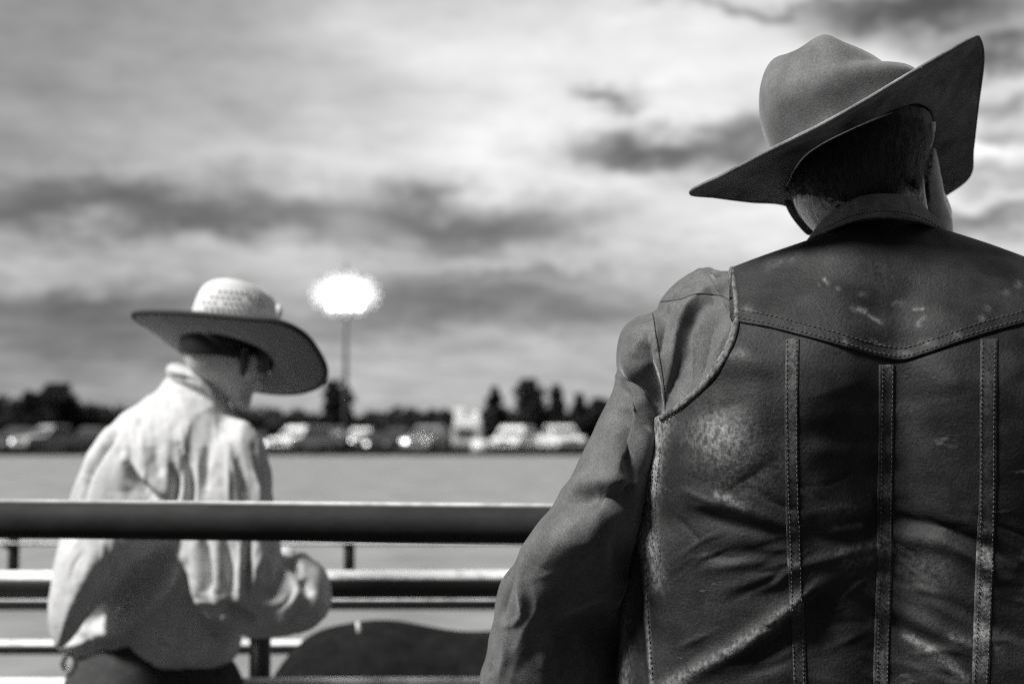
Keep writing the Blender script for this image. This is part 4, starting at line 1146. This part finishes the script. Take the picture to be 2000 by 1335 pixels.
    for r in range(5):
        for q in range(13):
            x = 398 + q * 10.5 + (r % 2) * 5; y = 568 + r * 11 + 0.06 * (x - 400)
            if random.random() < 0.12 or abs(x - 455) + 1.6 * abs(y - 594) > 70: continue
            h_, n_ = cast(tr_, x, y, 0.0012)
            if h_ is None: continue
            s1 = n_.cross(Vector((0, 0, 1))).normalized(); s2 = n_.cross(s1); e = 0.0026
            mb.add([h_ + s1 * e, h_ + s2 * e * 1.3, h_ - s1 * e, h_ - s2 * e * 1.3, h_ - n_ * 0.003], [(0, 1, 2, 3), (1, 0, 4), (2, 1, 4), (3, 2, 4), (0, 3, 4)])
    vh = mb.build('vent_holes', M['binding'], crown, False); vh['kind'] = 'stuff'
    mesh_obj('crown_pin', *tube([P(544, 596, 2.61), P(546, 606, 2.608), P(545, 618, 2.61)], 0.005, 8), M['rope'], crown)
    return root
# ================================================================== ground
def build_ground():
    m = mat('arena_dirt', 0.25, 0.95, 0.1, var=0.30, vscale=0.8, bump=0.6, bscale=25)
    def sheet(name, x0, x1, y0, y1, z, mm, n=1):
        xs = np.linspace(x0, x1, n + 1); ys = np.linspace(y0, y1, n + 1); V = []; Fc = []
        for j in ys:
            for i in xs: V.append((i, j, z))
        for j in range(n):
            for i in range(n):
                a = j * (n + 1) + i; Fc.append((a, a + 1, a + n + 2, a + n + 1))
        o = mesh_obj(name, V, Fc, mm, None, False); o['kind'] = 'structure'; return o
    g = sheet('ground', -1500, 1500, -800, 2400, 0.0, m)
    mg = mat('verge_grass_shade', 0.03, 0.95, 0.05, var=0.5, vscale=0.5, bump=0.8, bscale=12)  # dark tone also stands in for shade under the parked cars
    sheet('verge', -220, 220, 84, 250, 0.05, mg, 12)
    mp_ = mat('dark_bounce_strip', 0.045, 0.9, 0.2, var=0.4, vscale=2.0, bump=0.5, bscale=30)
    sheet('unseen_dark_strip', -60, 60, -9, 5.6, 0.02, mp_, 4)  # unseen dark ground added to cut bounce light from below
    # rough grass tufts along the edge of the arena
    mb = MB()
    for k in range(5200):
        x = random.uniform(-36, 36); y = 84 + random.random() ** 1.6 * 14; h = random.uniform(0.12, 0.42); a = random.uniform(0, PI); w = random.uniform(0.04, 0.16)
        c, s = math.cos(a) * w, math.sin(a) * w
        mb.add([(x - c, y - s, 0), (x + c, y + s, 0), (x + random.uniform(-.1, .1), y, h)], [(0, 1, 2)])
    o = mb.build('grass', mg, None, False); tag(o, 'rough dark grass along the far edge of the dirt arena', 'grass', kind='stuff')

# ================================================================== near rail and chute fences
def pipe(name, p0, p1, r, m, parent, ns=24):
    V, Fc = tube([p0, (Vector(p0) + Vector(p1)) / 2, p1], r, ns); o = mesh_obj(name, V, Fc, m, parent)
    return o

def top_glint(o, lo=0.45):
    """pale highlight painted into the colour along the top of a pipe"""
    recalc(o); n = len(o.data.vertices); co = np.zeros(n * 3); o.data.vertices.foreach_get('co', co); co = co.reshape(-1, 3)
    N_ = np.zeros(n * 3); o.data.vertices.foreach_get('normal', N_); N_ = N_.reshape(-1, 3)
    add_attr(o, 'top_glint', np.clip((N_[:, 2] - lo) / 0.22, 0, 1) * 1.1)

def build_fences():
    # big top rail crossing the picture, slightly nearer on the right
    a = P(0, 1012, 2.16); b = P(1050, 1022.5, 2.075); d = (b - a)
    root = empty('pipe_fence', (b.x, b.y, 0)); tag(root, 'thick dark pipe rail crossing between the man and the boy', 'fence')
    A = a - d * 1.4; B = a + d * 3.0
    ro = pipe('rail', A, B, 0.0292, M['pipe'], root, 72); top_glint(ro, 0.84)
    for t in (-1.35, 2.6):
        q = a + d * t; pipe('post', (q.x, q.y, 0), (q.x, q.y, q.z - 0.02), 0.03, M['pipe'], root)
        V, Fc = tube([(q.x, q.y, q.z + 0.0), (q.x, q.y, q.z - 0.05)], 0.036, 20); mesh_obj('weld_collar', V, Fc, M['pipe'], root)
    # nearer chute panel: rails A and D
    def panel(name, w, rails, posts, label, ztop, rad_post=0.024, slope=0.0, mt='rail'):
        root = empty(name, (0, w, 0)); tag(root, label, 'fence')
        for (y0, y1, tall, ov) in rails:   # top and bottom pixel rows at the left edge of the picture
            yc = (y0 + y1) / 2; z = P(0, yc, w).z; r = (y1 - y0) / 2 / F * w
            xa = P(-1900, yc, w).x; xb = P(3600, yc, w).x
            V, Fc = tube([(xa, w - 0.03, z), (0, w, z), (xb, w + 0.06, z - slope)], [r] * 3, 64, flat=1.0)
            top_glint(mesh_obj('rail', V, Fc, M[mt], root), 0.40)
        for px in posts:
            x = P(px, 900, w).x; zb_ = P(0, 1150, w).z if px in (20, 680) else 0
            pipe('post', (x, w + 0.045, zb_), (x, w + 0.045, ztop), rad_post, M[mt], root, 16)
            for (y0, y1, tall, ov) in rails:
                z = P(0, (y0 + y1) / 2, w).z
                if zb_ - .02 < z < ztop:
                    V, Fc = tube([(x, w - 0.005, z), (x, w + 0.05, z)], 0.016, 10); mesh_obj('bracket', V, Fc, M[mt], root)
        return root
    panel('chute_fence', 3.02, [(1113, 1167, 0, 0), (1322, 1366, 0, 0), (1560, 1605, 0, 0)], (-1500, 505, 2460), 'low steel pipe panel the boy leans his sleeves on', P(0, 1140, 3.02).z, 0.023, 0.012)
    panel('chute_fence', 4.05, [(1058, 1064, 0, 0), (1161, 1190, 0, 0), (1249, 1276, 0, 0), (1400, 1425, 0, 0)], (-640, 20, 680, 1340, 2000), 'thinner steel pipe panel behind the dark steer', P(0, 1040, 4.05).z, 0.016, 0.006)

def build_unseen_blocker():  # unseen stand added so pipes and backs reflect something dark
    wood = mat('blocker_board', 0.05, 0.8, var=0.3, vscale=3); dark = mat('blocker_frame', 0.025, 0.7)
    root = empty('unseen_blocker', (0, -11, 0)); tag(root, 'unseen tiered timber stand added to darken pipe reflections', 'unseen_blocker')
    for k in range(7):
        b = MB().box((0, -9.2 - k * .8, .45 + k * .45), (34, .5, .06)); mesh_obj('blocker_bench', b.V, b.F, wood, root, False)
        b = MB().box((0, -9.7 - k * .8, .30 + k * .45), (34, .04, .55)); mesh_obj('riser', b.V, b.F, dark, root, False)
    b = MB().box((0, -15.1, 2.6), (34, .1, 5.2)); mesh_obj('blocker_back_wall', b.V, b.F, wood, root, False)
    for i in range(9):
        b = MB().box((-16 + i * 4, -15.0, 2.7), (.16, .16, 5.4)); mesh_obj('post', b.V, b.F, dark, root, False)

# ================================================================== steer standing between the panels
def build_steer():
    w = 3.52
    zb = P(760, 1209, w).z - 0.002
    root = empty('steer', (P(760, 900, w).x, w, 0)); tag(root, 'dark calf standing between the two steel panels, only its back showing', 'calf')
    X = lambda px: P(px, 1200, w).x
    Z = lambda py: P(0, py, w).z
    v = WVol((X(470), w - 0.28, 0.0), (X(1340), w + 0.28, 1.0), 0.009)
    r = 0.155
    v.ell((X(745), w, Z(1210) - 0.19), (0.26, 0.17, 0.19), None, 0.03)
    v.ell((X(960), w, Z(1232) - 0.17), (0.30, 0.155, 0.17), None, 0.06)
    v.ell((X(1120), w, Z(1228) - 0.17), (0.20, 0.15, 0.17), None, 0.05)
    v.cone((X(650), w, Z(1240) - 0.10), (X(560), w - 0.02, Z(1300) - 0.12), 0.10, 0.075, 0.05)      # neck carried low
    v.cone((X(560), w - 0.02, Z(1310) - 0.12), (X(505), w - 0.03, Z(1400) - 0.12), 0.068, 0.04, 0.03)  # head
    v.ell((X(500), w - 0.03, Z(1410) - 0.12), (0.035, 0.035, 0.03), None, 0.02)
    for sy in (-1, 1): v.cone((X(580), w + sy * 0.06, Z(1290) - 0.12), (X(585), w + sy * 0.14, Z(1300) - 0.12), 0.018, 0.010, 0.01)
    for px, kx in ((720, 0.0), (760, 0.02)):
        sy = -1 if px == 720 else 1
        v.cone((X(px), w + sy * 0.08, 0.46), (X(px) + 0.0, w + sy * 0.09, 0.26), 0.06, 0.036, 0.03); v.cone((X(px), w + sy * 0.09, 0.26), (X(px) + 0.01, w + sy * 0.09, 0.05), 0.034, 0.026, 0.01)
        v.cone((X(px) + 0.01, w + sy * 0.09, 0.045), (X(px) - 0.02, w + sy * 0.09, 0.025), 0.03, 0.025, 0.005)
    for px in (1090, 1140):
        sy = -1 if px == 1090 else 1
        v.cone((X(px), w + sy * 0.08, 0.50), (X(px) - 0.05, w + sy * 0.09, 0.33), 0.085, 0.045, 0.03); v.cone((X(px) - 0.05, w + sy * 0.09, 0.33), (X(px) + 0.03, w + sy * 0.09, 0.22), 0.04, 0.03, 0.01)
        v.cone((X(px) + 0.03, w + sy * 0.09, 0.22), (X(px) + 0.02, w + sy * 0.09, 0.05), 0.03, 0.024, 0.01); v.cone((X(px) + 0.02, w + sy * 0.09, 0.045), (X(px) - 0.01, w + sy * 0.09, 0.025), 0.03, 0.024, 0.005)
    v.cone((X(1275), w, Z(1260)), (X(1300), w, 0.35), 0.016, 0.010, 0.02)
    V, Fc = v.mesh(); V = relax(V, Fc, 2, 0.5)
    mesh_obj('body', V, Fc, M['hide'], root)
    pts = [P(698, 1214, 3.32), P(701, 1228, 3.315), P(704, 1240, 3.32)]
    tg = mesh_obj('halter_end', *tube(pts, [0.0045, 0.006, 0.005], 8), M['rope'], root)

# ================================================================== cars
def lens(name, x, y, z, r, m, parent, axis='y', sgn=-1, th=0.05):
    V = []; n = 12
    for q, rr in ((0, r), (th, r * 0.8)):
        for k in range(n):
            a = 2 * PI * k / n
            if axis == 'y': V.append((x + rr * math.cos(a), y + sgn * q, z + rr * math.sin(a)))
            else: V.append((x + sgn * q, y + rr * math.cos(a), z + rr * math.sin(a)))
    Fc = [(k, (k + 1) % n, n + (k + 1) % n, n + k) for k in range(n)] + [tuple(range(n, 2 * n)), tuple(range(n - 1, -1, -1))]
    return mesh_obj(name, V, Fc, m, parent, False)

def rot_about(objs, root, rz): root.rotation_euler.z = rz

def build_cars():
    glass = mat('car_glass', 0.02, 0.06, 0.8, coat=0.5)
    tyre = mat('tyre_rubber', 0.015, 0.9)
    chrome = mat('chrome', 0.35, 0.45, metal=1.0)
    lit = mat('headlamp_lit', 0.9, 0.3, emit=5.0)
    lit2 = mat('headlamp_dim', 0.9, 0.3, emit=2.4)
    dull = mat('lamp_glass', 0.5, 0.1)
    paints = {}
    def paint(v):
        if v not in paints: paints[v] = mat('car_paint', v, 0.5, 0.4, coat=0.2, var=0.08, vscale=1.5)
        return paints[v]
    # side profiles (x forward, z) : lower body, then greenhouse
    kinds = {
        'pickup': dict(L=5.4, W=1.95, body=[(-2.7, .55), (-2.68, 1.18), (0.15, 1.2), (1.35, 1.18), (2.45, 1.08), (2.66, .85), (2.68, .5), (2.2, .42), (-2.4, .42)], cab=[(-0.75, 1.19), (-0.62, 1.82), (0.55, 1.84), (1.3, 1.18)], wh=.40, ax=1.72),
        'suv': dict(L=4.7, W=1.9, body=[(-2.35, .5), (-2.33, 1.12), (-1.2, 1.16), (1.1, 1.12), (2.15, 1.0), (2.33, .8), (2.34, .45), (1.9, .36), (-2.0, .36)], cab=[(-2.28, 1.14), (-2.0, 1.76), (0.35, 1.80), (1.15, 1.11)], wh=.37, ax=1.42),
        'sedan': dict(L=4.7, W=1.82, body=[(-2.35, .45), (-2.33, .95), (-1.5, 1.0), (1.05, .96), (2.1, .84), (2.33, .66), (2.34, .38), (1.9, .28), (-2.0, .28)], cab=[(-1.75, .99), (-0.95, 1.42), (0.25, 1.44), (1.15, .95)], wh=.33, ax=1.42),
    }
    def prism(prof, W, inset=0.0):
        n = len(prof); V = []
        for s, ww in ((-1, W / 2 - 0.06), (-1, W / 2), (1, W / 2), (1, W / 2 - 0.06)):
            pass
        rows = [(-W / 2 + .0, 0.0), (W / 2, 0.0)]
        for y, _ in rows:
            for x, z in prof:
                top = inset * max(0, min(1, (z - prof[0][1]) / 0.65)) if inset else 0
                V.append((x, y - math.copysign(top, y), z))
        Fc = [tuple(range(n)), tuple(range(2 * n - 1, n - 1, -1))] + [(k, n + k, n + (k + 1) % n, (k + 1) % n) for k in range(n)]
        return V, Fc
    def car(kind, v, px, dist, rz, label, group='vehicles parked beyond the arena', lamps=None, cat=None):
        K = kinds[kind]; x = P(px, 900, dist).x
        nm = {'pickup': 'pickup_truck', 'suv': 'parked_suv', 'sedan': 'parked_car'}[kind]
        root = empty(nm, (x, dist, 0)); tag(root, label, cat or {'pickup': 'pickup truck', 'suv': 'car', 'sedan': 'car'}[kind], group)
        def obj(name, V, Fc, m, parent=root, smooth=False, bev=0.0):
            me = bpy.data.meshes.new(name); me.from_pydata([tuple(q) for q in V], [], Fc); me.update(); me.materials.append(m)
            o = bpy.data.objects.new(name, me); C.objects.link(o); o.parent = parent; recalc(o)
            if bev: bm_ = o.modifiers.new('bevel', 'BEVEL'); bm_.width = bev; bm_.segments = 2
            return o
        body = obj('body', *prism(K['body'], K['W']), paint(v), bev=0.07)
        cabo = obj('cab', *prism(K['cab'], K['W'] - 0.06, 0.14), paint(v), bev=0.05)
        c = K['cab']; zlo, zhi = c[0][1] + .06, c[1][1] - .08; W2 = (K['W'] - 0.06) / 2
        # side windows in two panes, windscreen and rear window
        def lerp(a, b, t): return a + (b - a) * t
        tl, th_ = (zlo - c[0][1]) / (c[1][1] - c[0][1]), (zhi - c[0][1]) / (c[1][1] - c[0][1])
        xl = lambda t: lerp(c[0][0], c[1][0], t); xr = lambda t: lerp(c[3][0], c[2][0], t)
        mid = (xl(th_) + xr(th_)) / 2
        for sg in (-1, 1):
            for (a0, a1, b0, b1) in ((xl(tl) + .10, mid - .04, xl(th_) + .08, mid - .04), (mid + .04, xr(tl) - .12, mid + .04, xr(th_) - .08)):
                y0 = sg * (W2 + .004 - .14 * (zlo - c[0][1]) / .65); y1 = sg * (W2 + .004 - .14 * (zhi - c[0][1]) / .65)
                V = [(a0, y0, zlo), (a1, y0, zlo), (b1, y1, zhi), (b0, y1, zhi)]
                V += [(q[0], q[1] - sg * .02, q[2]) for q in V]
                obj('window', V, [(0, 1, 2, 3), (7, 6, 5, 4), (0, 4, 5, 1), (1, 5, 6, 2), (2, 6, 7, 3), (3, 7, 4, 0)], glass)
        for nm_, f0, f1, o_ in (('windscreen', xr(tl), xr(th_), .012), ('rear_window', xl(tl), xl(th_), -.012)):
            h0, h1 = W2 - .12, W2 - .24
            V = [(f0 + o_, -h0, zlo), (f0 + o_, h0, zlo), (f1 + o_, h1, zhi), (f1 + o_, -h1, zhi)]
            V += [(q[0] - o_ * 2, q[1], q[2]) for q in V]
            obj(nm_, V, [(0, 1, 2, 3), (7, 6, 5, 4), (0, 4, 5, 1), (1, 5, 6, 2), (2, 6, 7, 3), (3, 7, 4, 0)], glass)
        for ax in (-K['ax'], K['ax']):
            for sg in (-1, 1):
                y = sg * (K['W'] / 2 - .10); V = []; n = 20; r = K['wh']
                for yy, rr in ((-.11, r * .93), (-.09, r), (.09, r), (.11, r * .93)):
                    for k in range(n): V.append((ax + rr * math.cos(2 * PI * k / n), y + yy, r + rr * math.sin(2 * PI * k / n)))
                Fc = [(j * n + k, j * n + (k + 1) % n, (j + 1) * n + (k + 1) % n, (j + 1) * n + k) for j in range(3) for k in range(n)] + [tuple(range(n)), tuple(range(3 * n, 4 * n))]
                wo = obj('wheel', V, Fc, tyre)
                V = []
                for yy, rr in ((0.112, r * .6), (0.125, r * .25)):
                    for k in range(n): V.append((ax + rr * math.cos(2 * PI * k / n), y + sg * yy, r + rr * math.sin(2 * PI * k / n)))
                obj('rim', V, [(k, (k + 1) % n, n + (k + 1) % n, n + k) for k in range(n)] + [tuple(range(n)), tuple(range(n, 2 * n))], chrome, wo)
        xf = K['body'][5][0]; zf = K['body'][5][1]
        for sg in (-1, 1):
            l = (lamps or {}).get(sg, None)
            V = []; n = 12
            for xx, rr in ((xf - .12, .11), (xf + .035, .10)):
                for k in range(n): V.append((xx, sg * (K['W'] / 2 - .25) + rr * 1.3 * math.cos(2 * PI * k / n), zf - .03 + rr * math.sin(2 * PI * k / n)))
            obj('headlight', V, [(k, (k + 1) % n, n + (k + 1) % n, n + k) for k in range(n)] + [tuple(range(n)), tuple(range(n, 2 * n))], {None: dull, 1: lit, 2: lit2}[l])
        for xx, nm_ in ((xf + .03, 'bumper'), (K['body'][0][0] - .03, 'bumper')):
            b = MB().box((xx, 0, .52 if kind != 'sedan' else .42), (.14, K['W'] - .1, .2)); obj('bumper', b.V, b.F, chrome if v > .3 else paint(v), bev=.03)
        b = MB().box((xf + .0, 0, zf - .02), (.05, .9, .2)); obj('grille', b.V, b.F, tyre)
        root.rotation_euler.z = rz
        return root
    R = math.radians
    car('pickup', .34, 106, 92, R(-128), 'pale pickup truck at the far left behind the boy\'s shoulder', lamps={-1: 2})
    car('sedan', .04, 14, 95, R(-95), 'dark car at the extreme left edge, partly cut off')
    car('suv', .04, 36, 108, R(-92), 'dark car with one faint lamp between the left edge and the pale pickup truck', lamps={1: 2})
    car('suv', .035, 182, 100, R(-100), 'dark parked car just right of the pale pickup truck', lamps={1: 1})
    car('sedan', .05, 496, 96, R(-80), 'dark car showing under the straw hat brim', lamps={1: 2})
    car('suv', .80, 586, 92, R(-118), 'white car left of the light mast, first of the pale row')
    car('suv', .70, 640, 118, R(-95), 'white car parked nose-on just left of the light mast', lamps={-1: 2, 1: 2})
    car('sedan', .60, 672, 124, R(-92), 'small white car right at the foot of the light mast', lamps={1: 2})
    car('suv', .75, 706, 120, R(-90), 'white car parked nose-on just right of the light mast', lamps={-1: 1, 1: 2})
    car('pickup', .035, 650, 97, R(-88), 'dark pickup truck parked in front of the pale row')
    car('sedan', .04, 735, 98, R(-85), 'low dark car right of the light mast', lamps={-1: 2})
    car('suv', .045, 778, 112, R(-96), 'dark car under the long flat treeline', lamps={1: 2})
    car('pickup', .20, 842, 92, R(-108), 'grey pickup truck with one bright headlamp', lamps={-1: 1})
    car('suv', .78, 1004, 90, R(-106), 'white car below the tallest pointed tree')
    car('pickup', .76, 1092, 92, R(-74), 'white pickup truck beside the man\'s sleeve, rightmost of the row')
    car('sedan', .04, 1048, 100, R(-90), 'dark car between the white car and the white pickup truck')
    xb = P(940, 900, 85).x; cb = empty('water_tank', (xb, 85, 0)); tag(cb, 'small white tank on the ground in front of the camper trailer', 'tank')
    V, Fc = tube([(xb - .55, 85, .50), (xb + .55, 85, .50)], .42, 20); mesh_obj('tank', V, Fc, paint(.7), cb)
    for sx in (-.35, .35):
        q = MB().box((xb + sx, 85, .06), (.1, .7, .12)); mesh_obj('foot', q.V, q.F, tyre, cb, False)
    # camper trailer
    x = P(914, 900, 92).x; root = empty('camper_trailer', (x, 92, 0)); tag(root, 'tall white camper trailer with two roof pods left of the pointed trees', 'camper')
    def ch(name, c, d, m, bev=0.06, parent=root):
        b = MB().box(c, d); me = bpy.data.meshes.new(name); me.from_pydata(b.V, [], b.F); me.materials.append(m); o = bpy.data.objects.new(name, me); C.objects.link(o); o.parent = parent; recalc(o)
        if bev: q = o.modifiers.new('bevel', 'BEVEL'); q.width = bev; q.segments = 2
        return o
    W = paint(.80)
    ch('body', (0, 0, 1.15), (1.9, 4.4, 1.3), paint(.45), .15)
    ch('upper_body', (0.02, 0.2, 2.05), (1.75, 3.6, .50), W, .12)
    ch('roof_pod', (-.45, -.9, 2.60), (.7, 1.0, .62), W, .12); ch('roof_pod', (.55, -.5, 2.50), (.5, .8, .42), W, .12)
    ch('window', (-.1, -2.215, 1.35), (1.1, .04, .45), glass, .01); ch('bumper', (0, -2.3, .48), (1.9, .2, .22), chrome, .03)
    for sx in (-1, 1):
        ch('lamp', (sx * .75, -2.22, .85), (.28, .05, .3), W, .01)
        for y in (-1.1, 1.1):
            V, Fc = tube([(sx * .75, y, .36), (sx * .97, y, .36)], .36, 18); me = bpy.data.meshes.new('wheel'); me.from_pydata(V, [], Fc); me.materials.append(tyre)
            o = bpy.data.objects.new('wheel', me); C.objects.link(o); o.parent = root

# ================================================================== light mast
def build_mast():
    x = P(674, 848, 98).x; d = 98
    root = empty('light_mast', (x, d, 0)); tag(root, 'tall floodlight mast with its bank of lamps glowing white', 'floodlight')
    zt = P(674, 520, d).z
    steel = M['galv']
    V, Fc = tube([(x, d, 0), (x, d, zt * .5), (x, d, zt)], [.19, .15, .09], 14); mesh_obj('pole', V, Fc, steel, root)
    lampm = mat('floodlamp_lit', 0.9, 0.4, emit=5.0)
    casing = mat('lamp_casing', 0.1, 0.6)
    k = 0
    def lamp(lx, z, r, m):
        V = []; nn = 16
        for yy, rr in ((.0, .4), (-.25, 1.07), (-.34, 1.07)):
            for q in range(nn): V.append((lx + rr * r * math.cos(2 * PI * q / nn), d - .2 + yy, z + rr * r * math.sin(2 * PI * q / nn) + yy * .3))
        Fc = [(j * nn + q, j * nn + (q + 1) % nn, (j + 1) * nn + (q + 1) % nn, (j + 1) * nn + q) for j in range(2) for q in range(nn)] + [tuple(range(nn))]
        lo = mesh_obj('floodlamp', V, Fc, casing, root)
        V = [(lx + r * math.cos(2 * PI * q / nn), d - .545, z + r * math.sin(2 * PI * q / nn) - .1) for q in range(nn)]
        V += [(a, b_ - .02, c) for a, b_, c in V]
        mesh_obj('lamp_glass', V, [tuple(range(nn)), tuple(range(2 * nn - 1, nn - 1, -1))] + [(q, (q + 1) % nn, nn + (q + 1) % nn, nn + q) for q in range(nn)], m, lo, False)
    for (py, n, w) in ((556, 4, 1.9), (576, 5, 2.8), (596, 4, 1.9)):
        z = P(0, py, d).z
        b = MB().box((x, d - .12, z), (w + .5, .12, .10)); mesh_obj('crossarm', b.V, b.F, steel, root, False)
        for i in range(n): lamp(x + (i / (n - 1) - .5) * w, z, .25, lampm)
    bloom = mat('bloom_glow', 0.9, 0.4, emit=1.0)
    for rx, ry in ((1.48 * q_, 0.92 * q_) for q_ in (.92, 1.08, 1.24, 1.40, 1.56)):  # added hoops that only carry the bloom dots
        hoop = [(x + rx * math.cos(2 * PI * i / 40), d - .15, P(0, 576, d).z + ry * math.sin(2 * PI * i / 40)) for i in range(41)]
        V, Fc = tube(hoop, .012, 5, caps=False); mesh_obj('bloom_hoop', V, Fc, steel, root)
    mb = MB()
    for i in range(168):         # glowing dots added to imitate bloom round the bank, thinning outwards
        q, k_, n_ = ((.96, i, 44), (1.10, i - 44, 44), (1.25, i - 88, 34), (1.42, i - 122, 26), (1.6, i - 148, 20))[0 if i < 44 else 1 if i < 88 else 2 if i < 122 else 3 if i < 148 else 4]
        a = 2 * PI * (k_ + random.uniform(-.3, .3)) / n_
        lx, lz, r = x + 1.48 * q * math.cos(a), P(0, 576, d).z + 0.92 * q * math.sin(a), .075
        mb.add([(lx - r, d - .3, lz - r), (lx + r, d - .3, lz - r), (lx + r, d - .3, lz + r), (lx - r, d - .3, lz + r), (lx, d - .22, lz)], [(0, 1, 2, 3), (1, 0, 4), (2, 1, 4), (3, 2, 4), (0, 3, 4)])
    o = mb.build('bloom_dots', bloom, root, False); o['kind'] = 'stuff'
    V, Fc = tube([(x, d, zt), (x, d, P(0, 500, d).z)], .03, 6); mesh_obj('lightning_rod', V, Fc, steel, root)

# ================================================================== trees
def build_trees():
    leaf = mat('foliage', 0.03, 0.9, 0.1, var=0.5, vscale=0.6)
    bark = mat('bark', 0.04, 0.9)
    def tree(px, dist, ytop, wpx, kind, label, name='tree', group='trees beyond the parked vehicles', cat='tree'):
        x = P(px, 900, dist).x; H = P(px, ytop, dist).z; W = wpx / F * dist
        root = empty(name, (x, dist, 0)); tag(root, label, cat, group)
        V, Fc = tube([(x, dist, 0), (x + .1, dist, H * .35), (x, dist, H * .8)], [H * .03, H * .02, H * .006], 8); tk = mesh_obj('trunk', V, Fc, bark, root)
        mb = MB()
        for k in range(7):
            z = H * random.uniform(.25, .75); a = random.uniform(0, 2 * PI); L_ = W * .3
            mb.add(*tube([(x, dist, z), (x + math.cos(a) * L_ * .6, dist + math.sin(a) * L_ * .6, z + L_ * .3), (x + math.cos(a) * L_, dist + math.sin(a) * L_, z + L_ * .55)], [H * .01, H * .007, H * .002], 5))
        lb = mb.build('limbs', bark, root); lb['kind'] = 'stuff'
        # clumps spread through the crown volume
        cl = []
        n = 60
        for k in range(n):
            t = (k + random.random()) / n
            if kind == 'cone': z = H * (.12 + .88 * t); rr = W / 2 * (1 - t) ** .8 * 0.9 + .12
            elif kind == 'column': z = H * (.08 + .9 * t); rr = W / 2 * (0.9 if t < .85 else .55)
            else: z = H * (.22 + .74 * t); rr = W / 2 * math.sin(PI * (0.12 + .80 * t)) ** .6
            a = random.uniform(0, 2 * PI); q = math.sqrt(random.random()) * rr * .85
            cl.append((x + math.cos(a) * q, dist + math.sin(a) * q, z, max(rr * .42, .35)))
        mb = MB()
        for (cx_, cy_, cz_, cr) in cl:
            for k in range(120):
                d = Vector((random.gauss(0, 1), random.gauss(0, 1), random.gauss(0, 1))).normalized() * cr * random.uniform(.5, 1.15)
                p = Vector((cx_, cy_, cz_)) + d
                if p.z > H: p.z = H - random.random() * .2
                if p.z < .1: p.z = .2
                u = Vector((random.uniform(-1, 1), random.uniform(-1, 1), random.uniform(-1, 1))).normalized(); v_ = u.orthogonal().normalized(); s = random.uniform(.10, .26)
                mb.add([p - u * s, p + v_ * s * .6, p + u * s, p - v_ * s * .6], [(0, 1, 2, 3)])
        cr = mb.build('crown', leaf, root, False)
        return root
    D = 150
    tree(965, D, 756, 76, 'cone', 'pointed dark tree right of the white camper trailer', 'pointed_tree')
    tree(1030, D, 740, 66, 'column', 'tallest dark tree with a split top above the white car', 'pointed_tree')
    tree(1086, D, 752, 76, 'cone', 'pointed dark tree second to the right of the tallest one', 'pointed_tree')
    tree(1132, D, 770, 66, 'cone', 'short pointed dark tree next to the man\'s sleeve', 'pointed_tree')
    tree(1172, D, 778, 60, 'round', 'dark tree half hidden behind the man\'s sleeve', 'pointed_tree')
    tree(650, D, 742, 42, 'column', 'tall narrow dark tree just left of the light mast', 'column_tree')
    tree(674, D + 3, 754, 36, 'column', 'narrow dark tree directly behind the light mast', 'column_tree')
    tree(110, D, 748, 86, 'round', 'round dark tree rising above the left treeline', 'round_tree')
    tree(60, D, 764, 60, 'round', 'lower round dark tree at left of the round one', 'round_tree')
    # continuous wood along the horizon: one mass nobody could count
    mb = MB()
    def top(px):
        xs = [-1500, -900, -300, -60, 0, 30, 60, 110, 150, 200, 250, 330, 430, 520, 560, 610, 700, 760, 800, 850, 890, 905, 940, 1000, 1100, 1200, 1500, 1900, 2400, 3000, 3600]
        ys = [780, 770, 760, 775, 765, 772, 768, 757, 778, 782, 790, 790, 788, 786, 790, 800, 806, 792, 790, 791, 796, 812, 800, 790, 792, 790, 790, 780, 770, 780, 785]
        return float(np.interp(px, xs, ys))
    for k in range(3300):
        px = random.uniform(-1500, 3600) if k % 3 == 0 else random.uniform(-80, 1300)
        dd = random.uniform(152, 172); yt = top(px) + abs(random.gauss(0, 6)) + random.uniform(0, 88)
        c = P(px, yt, dd); cr = random.uniform(.7, 1.5)
        c.z = max(c.z - cr, .3)
        for q in range(46):
            d = Vector((random.gauss(0, 1), random.gauss(0, 1), random.gauss(0, 1))).normalized() * cr * random.uniform(.4, 1.1)
            p = c + d
            if p.z < 0.05: p.z = .1
            u = Vector((random.uniform(-1, 1), random.uniform(-1, 1), random.uniform(-1, 1))).normalized(); v_ = u.orthogonal().normalized(); s = random.uniform(.22, .45)
            mb.add([p - u * s, p + v_ * s * .7, p + u * s, p - v_ * s * .7], [(0, 1, 2, 3)])
    for k in range(260):
        px = random.uniform(-1500, 3600); dd = random.uniform(155, 170); p = P(px, 848, dd)
        mb.add(*tube([(p.x, dd, 0), (p.x, dd, 2.2)], .16, 5))
    o = mb.build('wood', leaf, None, False); tag(o, 'dark distant wood running along the horizon behind the parked vehicles', 'trees', kind='stuff')
build_ground()
build_trees()
build_mast()
build_cars()
build_fences()
build_unseen_blocker()
build_steer()
man = build_man()
build_man_hat(man)
build_boy()
